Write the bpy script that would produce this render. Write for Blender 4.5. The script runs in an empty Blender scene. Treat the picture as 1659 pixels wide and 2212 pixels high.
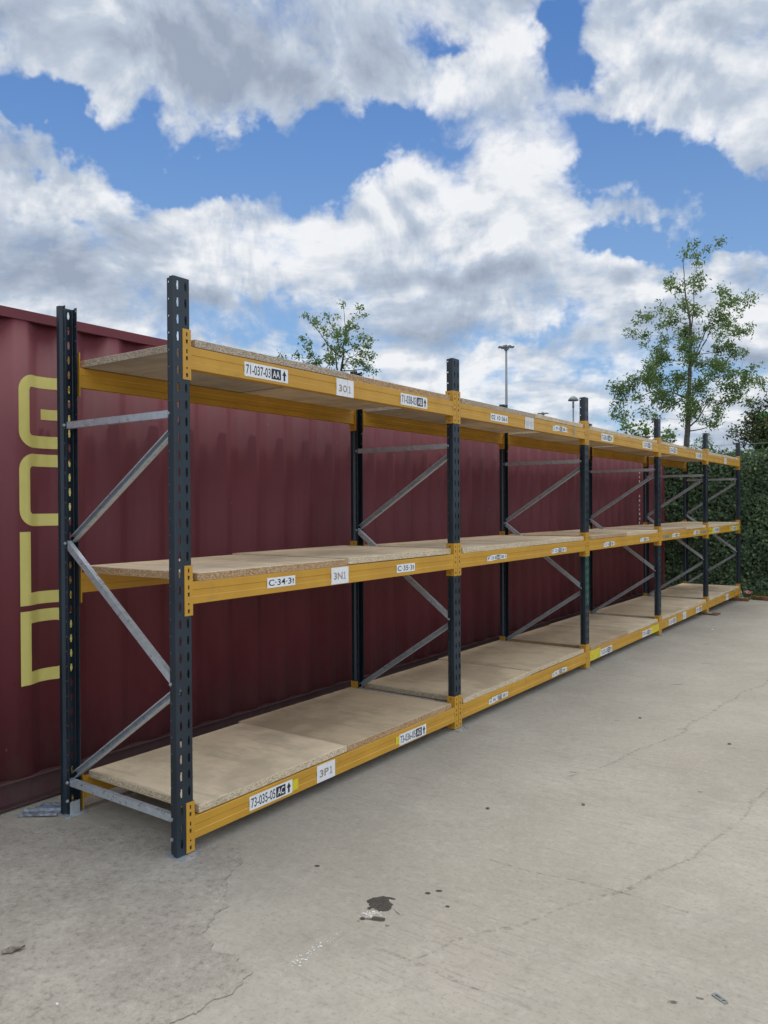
import bpy, bmesh, math, random
from mathutils import Vector, Matrix, noise
from mathutils.geometry import tessellate_polygon

S = bpy.context.scene
COL = S.collection
R = math.radians
random.seed(7)

# ------------------------------------------------------------------ camera
CAM = Vector((2.7487, -2.3142, 1.5543))
right = Vector((0.8139, 0.5810, 0.0))
YAW, PITCH, ROLL = 0.6199, -0.0072, -0.0060
def cam_axes():
    cy, sy, cp, sp = math.cos(YAW), math.sin(YAW), math.cos(PITCH), math.sin(PITCH)
    f = Vector((-sy*cp, cy*cp, sp)); r = Vector((cy, sy, 0)); u = r.cross(f)
    c, s = math.cos(ROLL), math.sin(ROLL)
    return c*r + s*u, -s*r + c*u, f
_r, _u, _f = cam_axes()
cd = bpy.data.cameras.new('camera'); co = bpy.data.objects.new('camera', cd); COL.objects.link(co)
co.matrix_world = Matrix(((_r.x, _u.x, -_f.x, CAM.x), (_r.y, _u.y, -_f.y, CAM.y), (_r.z, _u.z, -_f.z, CAM.z), (0, 0, 0, 1)))
cd.sensor_fit = 'VERTICAL'; cd.sensor_height = 36.0; cd.lens = 36.0*3085.1/4032.0
cd.clip_start = 0.05; cd.clip_end = 3000
S.camera = co

# ------------------------------------------------------------------ node helpers
class NT:
    def __init__(s, tree): s.t = tree; s.n = tree.nodes; s.l = tree.links
    def new(s, typ, **kw):
        n = s.n.new(typ)
        for k, v in kw.items(): setattr(n, k, v)
        return n
    def put(s, sock, v):
        if isinstance(v, bpy.types.NodeSocket): s.l.new(v, sock)
        else:
            if hasattr(sock.default_value, '__len__') and hasattr(v, '__len__') and len(v) == 3 and len(sock.default_value) == 4: v = (*v, 1)
            sock.default_value = v
    def m(s, op, a, b=0.0, c=None, clamp=False):
        n = s.new('ShaderNodeMath', operation=op); n.use_clamp = clamp
        s.put(n.inputs[0], a); s.put(n.inputs[1], b)
        if c is not None: s.put(n.inputs[2], c)
        return n.outputs[0]
    def vm(s, op, a, b=(0, 0, 0), out=0):
        n = s.new('ShaderNodeVectorMath', operation=op)
        s.put(n.inputs[0], a)
        if op == 'SCALE': s.put(n.inputs[3], b)
        else: s.put(n.inputs[1], b)
        return n.outputs[out]
    def ramp(s, fac, a, b, lo=0.0, hi=1.0, smooth=True):
        n = s.new('ShaderNodeMapRange'); n.interpolation_type = 'SMOOTHSTEP' if smooth else 'LINEAR'
        s.put(n.inputs['Value'], fac); s.put(n.inputs['From Min'], a); s.put(n.inputs['From Max'], b)
        s.put(n.inputs['To Min'], lo); s.put(n.inputs['To Max'], hi)
        return n.outputs[0]
    def noise(s, vec, scale, detail=4, rough=0.5, dist=0.0, col=False):
        n = s.new('ShaderNodeTexNoise'); s.put(n.inputs['Vector'], vec)
        n.inputs['Scale'].default_value = scale; n.inputs['Detail'].default_value = detail
        n.inputs['Roughness'].default_value = rough; n.inputs['Distortion'].default_value = dist
        return n.outputs['Color' if col else 'Fac']
    def voro(s, vec, scale, feature='F1', out='Distance', rnd=1.0):
        n = s.new('ShaderNodeTexVoronoi', feature=feature); s.put(n.inputs['Vector'], vec)
        n.inputs['Scale'].default_value = scale; n.inputs['Randomness'].default_value = rnd
        return n.outputs[out]
    def mix(s, fac, a, b, blend='MIX'):
        n = s.new('ShaderNodeMix', data_type='RGBA', blend_type=blend)
        s.put(n.inputs[0], fac); s.put(n.inputs[6], a); s.put(n.inputs[7], b)
        return n.outputs[2]
    def mapv(s, vec, scale=(1, 1, 1), rot=(0, 0, 0), loc=(0, 0, 0)):
        n = s.new('ShaderNodeMapping'); s.put(n.inputs['Vector'], vec)
        n.inputs['Scale'].default_value = scale; n.inputs['Rotation'].default_value = rot; n.inputs['Location'].default_value = loc
        return n.outputs[0]
    def bump(s, h, strength, dist):
        n = s.new('ShaderNodeBump'); s.put(n.inputs['Height'], h)
        n.inputs['Strength'].default_value = strength; n.inputs['Distance'].default_value = dist
        return n.outputs[0]

# ------------------------------------------------------------------ world: physical sky + clouds by direction
SUN_EL, SUN_AZ = R(70), R(-45)          # azimuth measured clockwise from +Y
w = bpy.data.worlds.new('World'); S.world = w; w.use_nodes = True
w.cycles.sampling_method = 'MANUAL'; w.cycles.sample_map_resolution = 512
N = NT(w.node_tree); w.node_tree.nodes.clear()
tc = N.new('ShaderNodeTexCoord').outputs['Generated']
sky = N.new('ShaderNodeTexSky', sky_type='NISHITA'); sky.sun_disc = False
sky.sun_elevation = SUN_EL; sky.sun_rotation = SUN_AZ
sky.air_density = 1.0; sky.dust_density = 0.6; sky.ozone_density = 2.2
skyc = sky.outputs[0]
d = N.vm('NORMALIZE', tc)
sx = N.new('ShaderNodeSeparateXYZ'); N.put(sx.inputs[0], d)
az = N.m('ARCTAN2', sx.outputs[0], sx.outputs[1])       # 0 at +Y, + toward +X
el = N.m('ARCSINE', sx.outputs[2])
# cloud plane coordinates (perspective-correct layer)
zz = N.m('ADD', N.m('MAXIMUM', sx.outputs[2], 0.0), 0.16)
cmb = N.new('ShaderNodeCombineXYZ'); N.put(cmb.inputs[0], N.m('DIVIDE', sx.outputs[0], zz)); N.put(cmb.inputs[1], N.m('DIVIDE', sx.outputs[1], zz))
P = cmb.outputs[0]
warp = N.noise(d, 6.0, 5, 0.62, col=True)
wv = N.vm('SUBTRACT', warp, (0.5, 0.5, 0.5))
sw = N.new('ShaderNodeSeparateXYZ'); N.put(sw.inputs[0], wv)
warp2 = N.noise(N.mapv(d, loc=(3, 1, 2)), 22.0, 4, 0.6, col=True)
sw2 = N.new('ShaderNodeSeparateXYZ'); N.put(sw2.inputs[0], N.vm('SUBTRACT', warp2, (0.5, 0.5, 0.5)))
azw = N.m('ADD', N.m('ADD', az, N.m('MULTIPLY', sw.outputs[0], 0.22)), N.m('MULTIPLY', sw2.outputs[0], 0.06))
elw = N.m('ADD', N.m('ADD', el, N.m('MULTIPLY', sw.outputs[1], 0.16)), N.m('MULTIPLY', sw2.outputs[1], 0.05))
def blob(px, py, rx, ry, rot, amp, A=azw, E_=elw):
    """a soft ellipse in azimuth/elevation; px,py are on a 1659x2212 chart of the sky"""
    dx, dy = (px-829.5)/1692.5, (1106-py)/1692.5
    v = (_f + _r*dx + _u*dy).normalized()
    a0, e0 = math.atan2(v.x, v.y), math.asin(v.z)
    k = 1/1692.5
    ce = math.cos(e0)
    sc = 1/(1+dx*dx+dy*dy)**0.5
    rx, ry = rx*k*sc*0.96, ry*k*sc*1.0
    c, s = math.cos(R(rot)), math.sin(R(rot))
    da = N.m('MULTIPLY', N.m('SUBTRACT', A, a0), ce); de = N.m('SUBTRACT', E_, e0)
    u_ = N.m('ADD', N.m('MULTIPLY', da, c/rx), N.m('MULTIPLY', de, s/rx))
    v_ = N.m('ADD', N.m('MULTIPLY', da, -s/ry), N.m('MULTIPLY', de, c/ry))
    q = N.m('ADD', N.m('MULTIPLY', u_, u_), N.m('MULTIPLY', v_, v_))
    return N.m('MULTIPLY', N.m('POWER', 2.718, N.m('MULTIPLY', q, -1.0)), amp)
def total(L, **k):
    t = None
    for b in L:
        o = blob(*b, **k); t = o if t is None else N.m('ADD', t, o)
    return t
holes = total([
    (60, 225, 110, 40, -12, 1.0), (190, 275, 130, 45, -14, 1.0), (330, 300, 60, 70, 0, 0.9),
    (455, 370, 110, 40, 10, 1.0), (600, 345, 150, 50, 8, 1.1), (800, 295, 150, 50, 5, 1.1), (690, 410, 60, 60, 40, 1.0),
    (1205, 60, 70, 100, -20, 1.1), (1290, 150, 70, 40, 0, 0.9), (1120, 30, 50, 30, 0, 0.6),
    (1370, 320, 130, 60, -10, 1.2), (1540, 390, 120, 55, -10, 1.2), (1650, 410, 60, 60, 0, 0.9), (1310, 390, 60, 40, 0, 0.8),
    (1330, 535, 90, 42, 0, 1.1), (1500, 500, 130, 24, 0, 1.0), (1640, 470, 60, 50, 0, 1.0),
    (560, 690, 90, 30, 10, 0.55), (1350, 880, 80, 60, 0, 0.4), (60, 340, 40, 20, 0, 0.5), (630, 800, 60, 40, 0, 0.25), (520, 735, 80, 20, 0, 0.45),
    (1220, 700, 120, 30, 0, 0.3), (1560, 820, 90, 60, 0, 0.35), (1420, 400, 190, 60, -8, .35), (960, 560, 60, 20, 0, .5), (1060, 540, 60, 16, 0, .5), (880, 120, 70, 50, -20, .45), (960, 110, 60, 20, 0, .5), (290, 430, 110, 60, 20, .35), (1300, 770, 90, 40, 0, .4), (430, 700, 60, 30, 0, .35), (230, 490, 60, 20, 0, .3), (1120, 720, 100, 20, 5, .4)])
clear = total([(500, 140, 460, 95, 0, 0.8), (820, 190, 250, 60, 0, 0.45), (1050, 200, 170, 90, 0, 0.7), (1400, 180, 120, 70, 0, .6), (1560, 180, 140, 130, 0, 0.8), (300, 480, 330, 80, 0, .55),
    (950, 430, 300, 60, 10, 0.7), (820, 560, 360, 70, 0, 0.7), (1150, 590, 150, 60, 0, 0.6), (1500, 620, 230, 70, 10, 0.6)])
def density(pv, dv):
    return N.m('ADD', N.m('MULTIPLY', N.noise(pv, 1.5, 9, 0.55, 0.35), 0.9), N.m('MULTIPLY', N.m('SUBTRACT', N.noise(dv, 8.0, 6, 0.55, 0.35), 0.12), 1.0))
dn = density(P, d)
dn_up = density(N.vm('SCALE', P, 0.955), N.vm('ADD', d, (0, 0, 0.022)))
relief = N.m('SUBTRACT', dn, dn_up)
wisp = N.m('ADD', N.m('MULTIPLY', N.m('SUBTRACT', N.noise(d, 34.0, 6, 0.62, 0.8), 0.5), 0.34), N.m('MULTIPLY', N.m('SUBTRACT', N.noise(N.mapv(d, (1, 1, 2.2), loc=(4, 4, 4)), 15.0, 7, 0.65, 1.2), 0.5), 0.30))
dn = N.m('ADD', dn, wisp)
cover = N.m('ADD', N.m('SUBTRACT', dn, N.m('MULTIPLY', holes, 0.74)), N.m('MULTIPLY', clear, 0.16))
veil = N.noise(N.mapv(d, (1, 1, 2.6), loc=(2, 7, 1)), 5.0, 9, 0.62, 0.6)
cover = N.m('SUBTRACT', cover, N.m('MULTIPLY', N.m('MULTIPLY', N.ramp(veil, 0.45, 0.68), N.ramp(sx.outputs[2], 0.52, 0.20)), 0.26))
mask = N.ramp(cover, 0.38, 0.86)
# brightness of the cloud: bright sunlit tops, grey bases
greys = total([(420, 110, 430, 110, 0, 0.85), (80, 60, 260, 110, 0, .2), (700, 190, 260, 60, 0, 0.35), (1080, 600, 150, 34, 0, 0.40), (130, 600, 260, 60, 0, 0.5), (380, 660, 300, 50, 0, 0.4), (1350, 210, 200, 45, 20, 0.35),
    (1500, 60, 90, 60, 0, 0.3), (1200, 640, 200, 24, 0, 0.4), (680, 480, 60, 60, 0, .3), (1480, 660, 200, 40, 10, 0.35), (760, 470, 140, 40, 0, 0.3), (1500, 240, 150, 40, 0, .3), (900, 700, 260, 40, 0, .35)])
brights = total([(980, 180, 150, 50, 20, 0.6), (800, 440, 240, 60, 15, 0.5), (640, 590, 140, 60, 0, .35), (120, 440, 220, 60, 0, 0.55), (520, 440, 90, 60, 0, .4), (1130, 540, 120, 30, 0, 0.5), (1420, 90, 70, 90, 0, 0.4), (1480, 580, 200, 30, 15, 0.6), (1050, 850, 200, 30, 0, .5), (560, 830, 200, 40, 0, .5), (1250, 930, 90, 30, 0, .4), (1060, 60, 60, 50, 0, .3)])
n2 = N.noise(N.mapv(P, loc=(5.3, 2.1, 0.7)), 1.8, 6, 0.5, 0.3)
n3 = N.noise(N.mapv(d, loc=(1.3, 4.1, 0.7)), 6.0, 6, 0.5, 0.3)
lit = N.m('ADD', N.m('ADD', N.m('MULTIPLY', n2, 0.8), N.m('MULTIPLY', n3, 0.55)), N.m('SUBTRACT', N.m('MULTIPLY', brights, 0.30), N.m('MULTIPLY', greys, 0.30)))
lit = N.m('ADD', lit, N.m('MULTIPLY', relief, 1.7))
lit = N.ramp(lit, 0.24, 0.86, smooth=False)
thick = N.ramp(cover, 0.55, 1.0)
lit = N.m('SUBTRACT', lit, N.m('MULTIPLY', thick, 0.10), clamp=True)
cr = N.new('ShaderNodeValToRGB'); N.put(cr.inputs[0], lit)
e = cr.color_ramp; e.elements[0].position = 0; e.elements[0].color = (2.5, 2.95, 3.75, 1); e.elements[1].position = 1; e.elements[1].color = (7.2, 7.25, 7.35, 1)
m_ = e.elements.new(0.5); m_.color = (3.9, 4.45, 5.25, 1)
skyt = N.mix(1.0, skyc, (0.33, 0.55, 0.80), 'MULTIPLY')
lowhaze = N.ramp(sx.outputs[2], 0.0, 0.62)
skyt = N.mix(N.m('MULTIPLY', N.m('SUBTRACT', 1.0, lowhaze), 0.55), skyt, (3.3, 4.7, 6.1))
colr = N.mix(mask, skyt, cr.outputs[0])
# added fill: unseen sky behind the camera brightened to light the shelves
sky_fill = N.ramp(N.vm('DOT_PRODUCT', d, (0.76, -0.20, 0.62), out=1), 0.35, 0.97, 1.0, 2.1)
colr = N.vm('SCALE', colr, sky_fill)
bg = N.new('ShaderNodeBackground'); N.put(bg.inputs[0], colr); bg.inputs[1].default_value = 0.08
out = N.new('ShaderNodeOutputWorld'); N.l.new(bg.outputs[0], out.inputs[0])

sl = bpy.data.lights.new('sun', 'SUN'); so = bpy.data.objects.new('sun', sl); COL.objects.link(so)
sl.energy = 1.25; sl.angle = R(32); sl.color = (1, 0.95, 0.87)
sd = Vector((math.sin(SUN_AZ)*math.cos(SUN_EL), math.cos(SUN_AZ)*math.cos(SUN_EL), math.sin(SUN_EL)))
so.rotation_euler = sd.to_track_quat('Z', 'Y').to_euler()
S.view_settings.view_transform = 'Standard'; S.view_settings.look = 'None'
S.view_settings.gamma = 1; S.view_settings.exposure = 0.72
S.view_settings.use_curve_mapping = False

# ------------------------------------------------------------------ materials
def mat(name, base=(0.5, 0.5, 0.5), rough=0.6, metal=0.0, spec=0.5):
    m = bpy.data.materials.new(name); m.use_nodes = True
    n = NT(m.node_tree); b = m.node_tree.nodes['Principled BSDF']
    b.inputs['Base Color'].default_value = (*base, 1); b.inputs['Roughness'].default_value = rough
    b.inputs['Metallic'].default_value = metal; b.inputs['Specular IOR Level'].default_value = spec
    return m, n, b
def obj_co(n): return n.new('ShaderNodeTexCoord').outputs['Object']
def geo(n, o): return n.new('ShaderNodeNewGeometry').outputs[o]

def m_concrete():
    m, n, b = mat('concrete', rough=0.9, spec=0.25)
    p = geo(n, 'Position')
    big = n.noise(p, 0.55, 5, 0.6); mid = n.noise(p, 3.2, 6, 0.62); fin = n.noise(p, 60, 4, 0.7)
    col = n.mix(n.ramp(big, 0.3, 0.7), (0.300, 0.274, 0.226), (0.380, 0.351, 0.297))
    col = n.mix(n.m('MULTIPLY', n.ramp(mid, 0.42, 0.72), 0.45), col, (0.28, 0.262, 0.22))
    # tamping / brush streaks running across the slab
    st = n.noise(n.mapv(p, (0.7, 12.0, 1), (0, 0, R(-80))), 5.0, 7, 0.72)
    st2 = n.noise(n.mapv(p, (0.8, 9.0, 1), (0, 0, R(8))), 3.5, 6, 0.7)
    col = n.mix(n.m('MULTIPLY', n.m('MULTIPLY', n.ramp(st, 0.52, 0.66), n.ramp(n.noise(n.mapv(p, loc=(1, 1, 4)), 0.9, 3), 0.42, 0.6)), 0.55), col, (0.22, 0.205, 0.175))
    col = n.mix(n.m('MULTIPLY', n.ramp(st2, 0.56, 0.70), 0.30), col, (0.24, 0.225, 0.19))
    pale = n.noise(n.mapv(p, loc=(7, 3, 0)), 1.3, 6, 0.65)
    col = n.mix(n.m('MULTIPLY', n.ramp(pale, 0.52, 0.75), 0.35), col, (0.455, 0.43, 0.37))
    pink = n.noise(n.mapv(p, loc=(2, 9, 0)), 0.8, 4, 0.6)
    col = n.mix(n.m('MULTIPLY', n.ramp(pink, 0.55, 0.75), 0.25), col, (0.36, 0.29, 0.26))
    gr = n.noise(p, 22, 9, 0.78); gr2 = n.noise(n.mapv(p, (1.0, 2.6, 1), (0, 0, R(50))), 9, 9, 0.76)
    col = n.mix(n.m('MULTIPLY', n.ramp(gr, 0.50, 0.68), 0.34), col, (0.22, 0.20, 0.165))
    col = n.mix(n.m('MULTIPLY', n.ramp(gr, 0.50, 0.34), 0.20), col, (0.52, 0.50, 0.45))
    col = n.mix(n.m('MULTIPLY', n.ramp(gr2, 0.54, 0.66), 0.40), col, (0.215, 0.20, 0.17))
    col = n.mix(n.m('MULTIPLY', n.ramp(fin, 0.52, 0.72), 0.45), col, (0.15, 0.14, 0.12))
    col = n.mix(n.m('MULTIPLY', n.ramp(fin, 0.42, 0.2), 0.20), col, (0.55, 0.52, 0.46))
    pits = n.ramp(n.voro(p, 30), 0.10, 0.02); pm = n.ramp(n.noise(p, 2.5, 3), 0.5, 0.62)
    pit = n.m('MULTIPLY', pits, pm)
    col = n.mix(n.m('MULTIPLY', pit, 0.6), col, (0.12, 0.11, 0.095))
    n.put(b.inputs['Base Color'], col)
    h = n.m('ADD', n.m('MULTIPLY', fin, 0.35), n.m('ADD', n.m('MULTIPLY', st, 0.5), n.m('MULTIPLY', mid, 0.5)))
    h = n.m('ADD', n.m('SUBTRACT', h, n.m('MULTIPLY', pit, 0.6)), n.m('MULTIPLY', gr, 1.2))
    n.put(b.inputs['Normal'], n.bump(h, 0.5, 0.006))
    return m
def m_patch():
    m, n, b = mat('worn_concrete', rough=0.95, spec=0.2)
    p = geo(n, 'Position')
    a = n.noise(p, 3.0, 6, 0.65); f = n.noise(p, 75, 5, 0.75); s_ = n.voro(p, 85, out='Distance'); g = n.noise(p, 24, 4, .6)
    col = n.mix(n.ramp(a, 0.3, 0.7), (0.285, 0.260, 0.220), (0.38, 0.352, 0.300))
    col = n.mix(n.m('MULTIPLY', n.ramp(n.noise(n.mapv(p, loc=(4, 4, 0)), 2.1, 4), .5, .7), 0.5), col, (0.30, 0.262, 0.23))
    gr = n.noise(p, 28, 9, 0.8)
    col = n.mix(n.m('MULTIPLY', n.ramp(gr, 0.50, 0.66), 0.6), col, (0.13, 0.115, 0.10))
    col = n.mix(n.m('MULTIPLY', n.ramp(gr, 0.48, 0.34), 0.45), col, (0.50, 0.46, 0.40))
    col = n.mix(n.m('MULTIPLY', n.ramp(f, 0.55, 0.75), 0.5), col, (0.14, 0.125, 0.105))
    col = n.mix(n.m('MULTIPLY', n.ramp(f, 0.42, 0.25), 0.45), col, (0.52, 0.49, 0.44))
    col = n.mix(n.m('MULTIPLY', n.ramp(s_, 0.22, 0.05), 0.28), col, (0.13, 0.12, 0.10))
    n.put(b.inputs['Base Color'], col)
    h = n.m('ADD', n.m('MULTIPLY', f, 0.8), n.m('ADD', n.m('MULTIPLY', s_, 0.5), g))
    n.put(b.inputs['Normal'], n.bump(h, 0.8, 0.010))
    return m
def m_container(base=(0.130, 0.021, 0.028)):
    m, n, b = mat('container_paint', rough=0.6, spec=0.45)
    p = geo(n, 'Position')
    a = n.noise(p, 1.3, 5, 0.6)
    lo = tuple(c*0.86 for c in base); hi = (base[0]*1.12, base[1]*1.35, base[2]*1.3)
    col = n.mix(n.ramp(a, 0.3, 0.7), lo, hi)
    # chalky vertical fading
    v = n.noise(n.mapv(p, (1, 5.0, 0.35)), 2.2, 5, 0.6)
    col = n.mix(n.m('MULTIPLY', n.ramp(v, 0.5, 0.75), 0.12), col, (0.15, 0.06, 0.07))
    # rust scabs, scratches
    r1 = n.noise(n.mapv(p, (1, 7.0, 1.6)), 3.4, 7, 0.72)
    sel = n.noise(n.mapv(p, loc=(4.2, 1, 8)), 1.1, 3)
    rust = n.m('MULTIPLY', n.ramp(r1, 0.62, 0.67), n.ramp(sel, 0.46, 0.54))
    col = n.mix(n.m('MULTIPLY', rust, 0.8), col, (0.055, 0.018, 0.014))
    sp = n.ramp(n.voro(n.mapv(p, (1, 1, 0.6)), 7.0), 0.045, 0.025)
    col = n.mix(n.m('MULTIPLY', sp, 0.5), col, (0.28, 0.15, 0.14))
    # rust runs washed down the ribs and road dirt along the foot of the wall
    run = n.m('MULTIPLY', n.ramp(n.noise(n.mapv(p, (1, 16, 0.55), loc=(0, 2, 0)), 2.4, 6, .7), 0.60, 0.70), n.ramp(n.noise(n.mapv(p, loc=(0, 7, 2)), 0.9, 2), .44, .6))
    col = n.mix(n.m('MULTIPLY', run, 0.45), col, (0.070, 0.022, 0.014))
    hz = n.new('ShaderNodeSeparateXYZ'); n.put(hz.inputs[0], p)
    foot = n.m('MULTIPLY', n.ramp(hz.outputs[2], 0.62, 0.12), n.ramp(n.noise(n.mapv(p, (1, 3, 1)), 4, 6, .7), .40, .62))
    col = n.mix(n.m('MULTIPLY', foot, 0.35), col, (0.11, 0.075, 0.06))
    sc = n.m('MULTIPLY', n.ramp(n.noise(n.mapv(p, (1, 26, 1.4)), 2.6, 6, .7), 0.735, 0.75), n.ramp(n.noise(p, 1.7, 2), .48, .6))
    col = n.mix(n.m('MULTIPLY', sc, 0.6), col, (0.36, 0.22, 0.19))
    n.put(b.inputs['Base Color'], col)
    n.put(b.inputs['Roughness'], n.ramp(a, 0.2, 0.8, 0.60, 0.72))
    n.put(b.inputs['Normal'], n.bump(n.m('ADD', n.m('MULTIPLY', a, 1.0), n.m('MULTIPLY', n.noise(p, 9, 3), 0.12)), 0.25, 0.010))
    return m
def m_navy():
    m, n, b = mat('navy_steel', rough=0.42)
    p = geo(n, 'Position'); a = n.noise(n.mapv(p, (1, 1, 0.4)), 9, 5, 0.6)
    col = n.mix(n.ramp(a, 0.3, 0.75), (0.008, 0.017, 0.026), (0.017, 0.030, 0.043))
    scr = n.ramp(n.noise(n.mapv(p, (30, 30, 3.0)), 4, 6, .75), 0.66, 0.72)
    col = n.mix(n.m('MULTIPLY', scr, 0.5), col, (0.08, 0.09, 0.10))
    n.put(b.inputs['Base Color'], col); n.put(b.inputs['Roughness'], n.ramp(a, 0.3, 0.7, 0.33, 0.55))
    return m
def m_yellow():
    m, n, b = mat('yellow_steel', rough=0.42)
    p = geo(n, 'Position'); a = n.noise(p, 3.5, 4, 0.55)
    col = n.mix(n.ramp(a, 0.3, 0.75), (0.49, 0.253, 0.024), (0.56, 0.300, 0.030))
    g = n.noise(n.mapv(p, (1, 1.6, 2.6), loc=(0, 3, 0)), 4.1, 7, 0.66)
    col = n.mix(n.m('MULTIPLY', n.ramp(g, 0.56, 0.72), 0.34), col, (0.26, 0.17, 0.06))
    g2 = n.m('MULTIPLY', n.ramp(n.noise(n.mapv(p, (1, 3.0, 9), loc=(0, 1, 5)), 3.2, 7, .75), 0.67, 0.71), 0.6)
    col = n.mix(g2, col, (0.16, 0.17, 0.13))
    g3 = n.m('MULTIPLY', n.ramp(n.noise(n.mapv(p, (1, 14, 1.5), loc=(0, 1, 9)), 3.0, 6, .75), 0.70, 0.74), 0.5)
    col = n.mix(g3, col, (0.22, 0.12, 0.03))
    n.put(b.inputs['Base Color'], col); n.put(b.inputs['Roughness'], n.ramp(g, 0.3, 0.7, 0.36, 0.6))
    return m
def m_galv():
    m, n, b = mat('galvanised_steel', rough=0.30, metal=0.5)
    p = obj_co(n); a = n.noise(p, 30, 4, 0.6)
    n.put(b.inputs['Base Color'], n.mix(n.ramp(a, 0.3, 0.7), (0.42, 0.465, 0.50), (0.52, 0.565, 0.60)))
    n.put(b.inputs['Roughness'], n.ramp(a, 0.3, 0.7, 0.26, 0.42))
    return m
def m_board(name, top, edge, chipd, chipl):
    m, n, b = mat(name, rough=0.8, spec=0.3)
    p = obj_co(n); nz = n.new('ShaderNodeSeparateXYZ'); n.put(nz.inputs[0], geo(n, 'Normal'))
    isedge = n.m('LESS_THAN', n.m('ABSOLUTE', nz.outputs[2]), 0.5)
    wp = geo(n, 'Position')
    a = n.noise(wp, 2.0, 6, 0.62); st = n.noise(n.mapv(wp, (1.2, 6, 1), (0, 0, R(20))), 2.5, 6, .65)
    rn = n.new('ShaderNodeObjectInfo').outputs['Color']
    t = n.mix(n.m('MULTIPLY', n.ramp(a, 0.42, 0.64), 0.75), top, tuple(c*0.62 for c in top))
    t = n.mix(n.m('MULTIPLY', n.ramp(st, 0.5, 0.66), 0.55), t, tuple(c*0.66 for c in top))
    t = n.mix(n.m('MULTIPLY', n.ramp(n.noise(n.mapv(wp, loc=(3, 8, 1)), 5, 5, .6), 0.52, 0.72), 0.3), t, tuple(min(1, c*1.28) for c in top))
    t = n.mix(n.m('MULTIPLY', n.ramp(n.noise(wp, 120, 3, .7), 0.5, 0.75), 0.25), t, tuple(c*0.6 for c in top))
    v = n.new('ShaderNodeTexVoronoi'); n.put(v.inputs['Vector'], n.mapv(wp, (150, 130, 330))); v.inputs['Scale'].default_value = 1.0
    sv = n.new('ShaderNodeSeparateColor'); n.put(sv.inputs[0], v.outputs['Color'])
    c = n.mix(n.ramp(sv.outputs[0], 0.15, 0.9, smooth=False), chipd, chipl)
    c = n.mix(n.m('MULTIPLY', n.ramp(n.noise(wp, 300, 3), 0.5, 0.7), 0.5), c, edge)
    c = n.mix(n.m('MULTIPLY', n.ramp(n.noise(n.mapv(wp, loc=(0, 5, 0)), 4.5, 5, .6), 0.55, 0.7), 0.35), c, tuple(q*0.6 for q in edge))
    t = n.mix(1.0, t, rn, 'MULTIPLY')
    lim = n.new('ShaderNodeSeparateXYZ'); n.put(lim.inputs[0], p)
    # rim darker towards each board end
    at = n.new('ShaderNodeAttribute'); at.attribute_name = 'half'; at.attribute_type = 'OBJECT'
    rim = n.m('SUBTRACT', at.outputs['Fac'], n.m('ABSOLUTE', lim.outputs[1]))
    rim = n.m('MULTIPLY', n.ramp(n.m('ADD', rim, n.m('MULTIPLY', n.noise(wp, 14, 4), 0.02)), 0.035, 0.012), 0.45)
    t = n.mix(rim, t, tuple(c_*0.45 for c_ in top))
    n.put(b.inputs['Base Color'], n.mix(isedge, t, c))
    h = n.m('MULTIPLY', sv.outputs[1], isedge)
    n.put(b.inputs['Normal'], n.bump(n.m('ADD', h, n.m('MULTIPLY', n.noise(wp, 200, 2), 0.15)), 0.6, 0.002))
    return m
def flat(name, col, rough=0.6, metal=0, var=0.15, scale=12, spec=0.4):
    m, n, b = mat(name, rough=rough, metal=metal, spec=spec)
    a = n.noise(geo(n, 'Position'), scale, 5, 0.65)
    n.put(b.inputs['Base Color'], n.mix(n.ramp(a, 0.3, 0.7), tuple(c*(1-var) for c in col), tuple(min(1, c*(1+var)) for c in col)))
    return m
def m_paint_letter():
    m, n, b = mat('yellow_lettering', rough=0.6)
    p = geo(n, 'Position')
    a = n.noise(p, 2.5, 4, 0.6)
    col = n.mix(n.ramp(a, 0.3, 0.7), (0.60, 0.53, 0.14), (0.70, 0.63, 0.20))
    g = n.ramp(n.noise(n.mapv(p, (1, 5, 2)), 6, 7, .75), 0.66, 0.71)
    col = n.mix(n.m('MULTIPLY', g, 0.6), col, (0.16, 0.09, 0.03))
    n.put(b.inputs['Base Color'], col)
    return m
def m_leaf(name, c1, c2, c3, trans=0.25):
    m, n, b = mat(name, rough=0.45, spec=0.4)
    rnd = geo(n, 'Random Per Island')
    col = n.mix(n.ramp(rnd, 0.0, 0.6, smooth=False), c1, c2)
    col = n.mix(n.ramp(rnd, 0.82, 0.98), col, c3)
    cl = n.noise(geo(n, 'Position'), 1.9, 3)
    col = n.mix(n.m('MULTIPLY', n.ramp(cl, 0.4, 0.65), 0.4), col, tuple(q*0.62 for q in c1))
    n.put(b.inputs['Base Color'], col)
    tr = n.new('ShaderNodeBsdfTranslucent'); n.put(tr.inputs[0], n.mix(1.0, col, (1.1, 1.25, 0.7), 'MULTIPLY'))
    mx = n.new('ShaderNodeMixShader'); mx.inputs[0].default_value = trans
    n.l.new(b.outputs[0], mx.inputs[1]); n.l.new(tr.outputs[0], mx.inputs[2])
    n.l.new(mx.outputs[0], n.n['Material Output'].inputs[0])
    return m
def m_rusty():
    m, n, b = mat('stained_timber', rough=0.8)
    p = geo(n, 'Position'); a = n.noise(n.mapv(p, (2, 18, 30)), 2, 5, .65)
    n.put(b.inputs['Base Color'], n.mix(n.ramp(a, 0.35, 0.65), (0.07, 0.030, 0.014), (0.24, 0.12, 0.05)))
    return m

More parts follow.
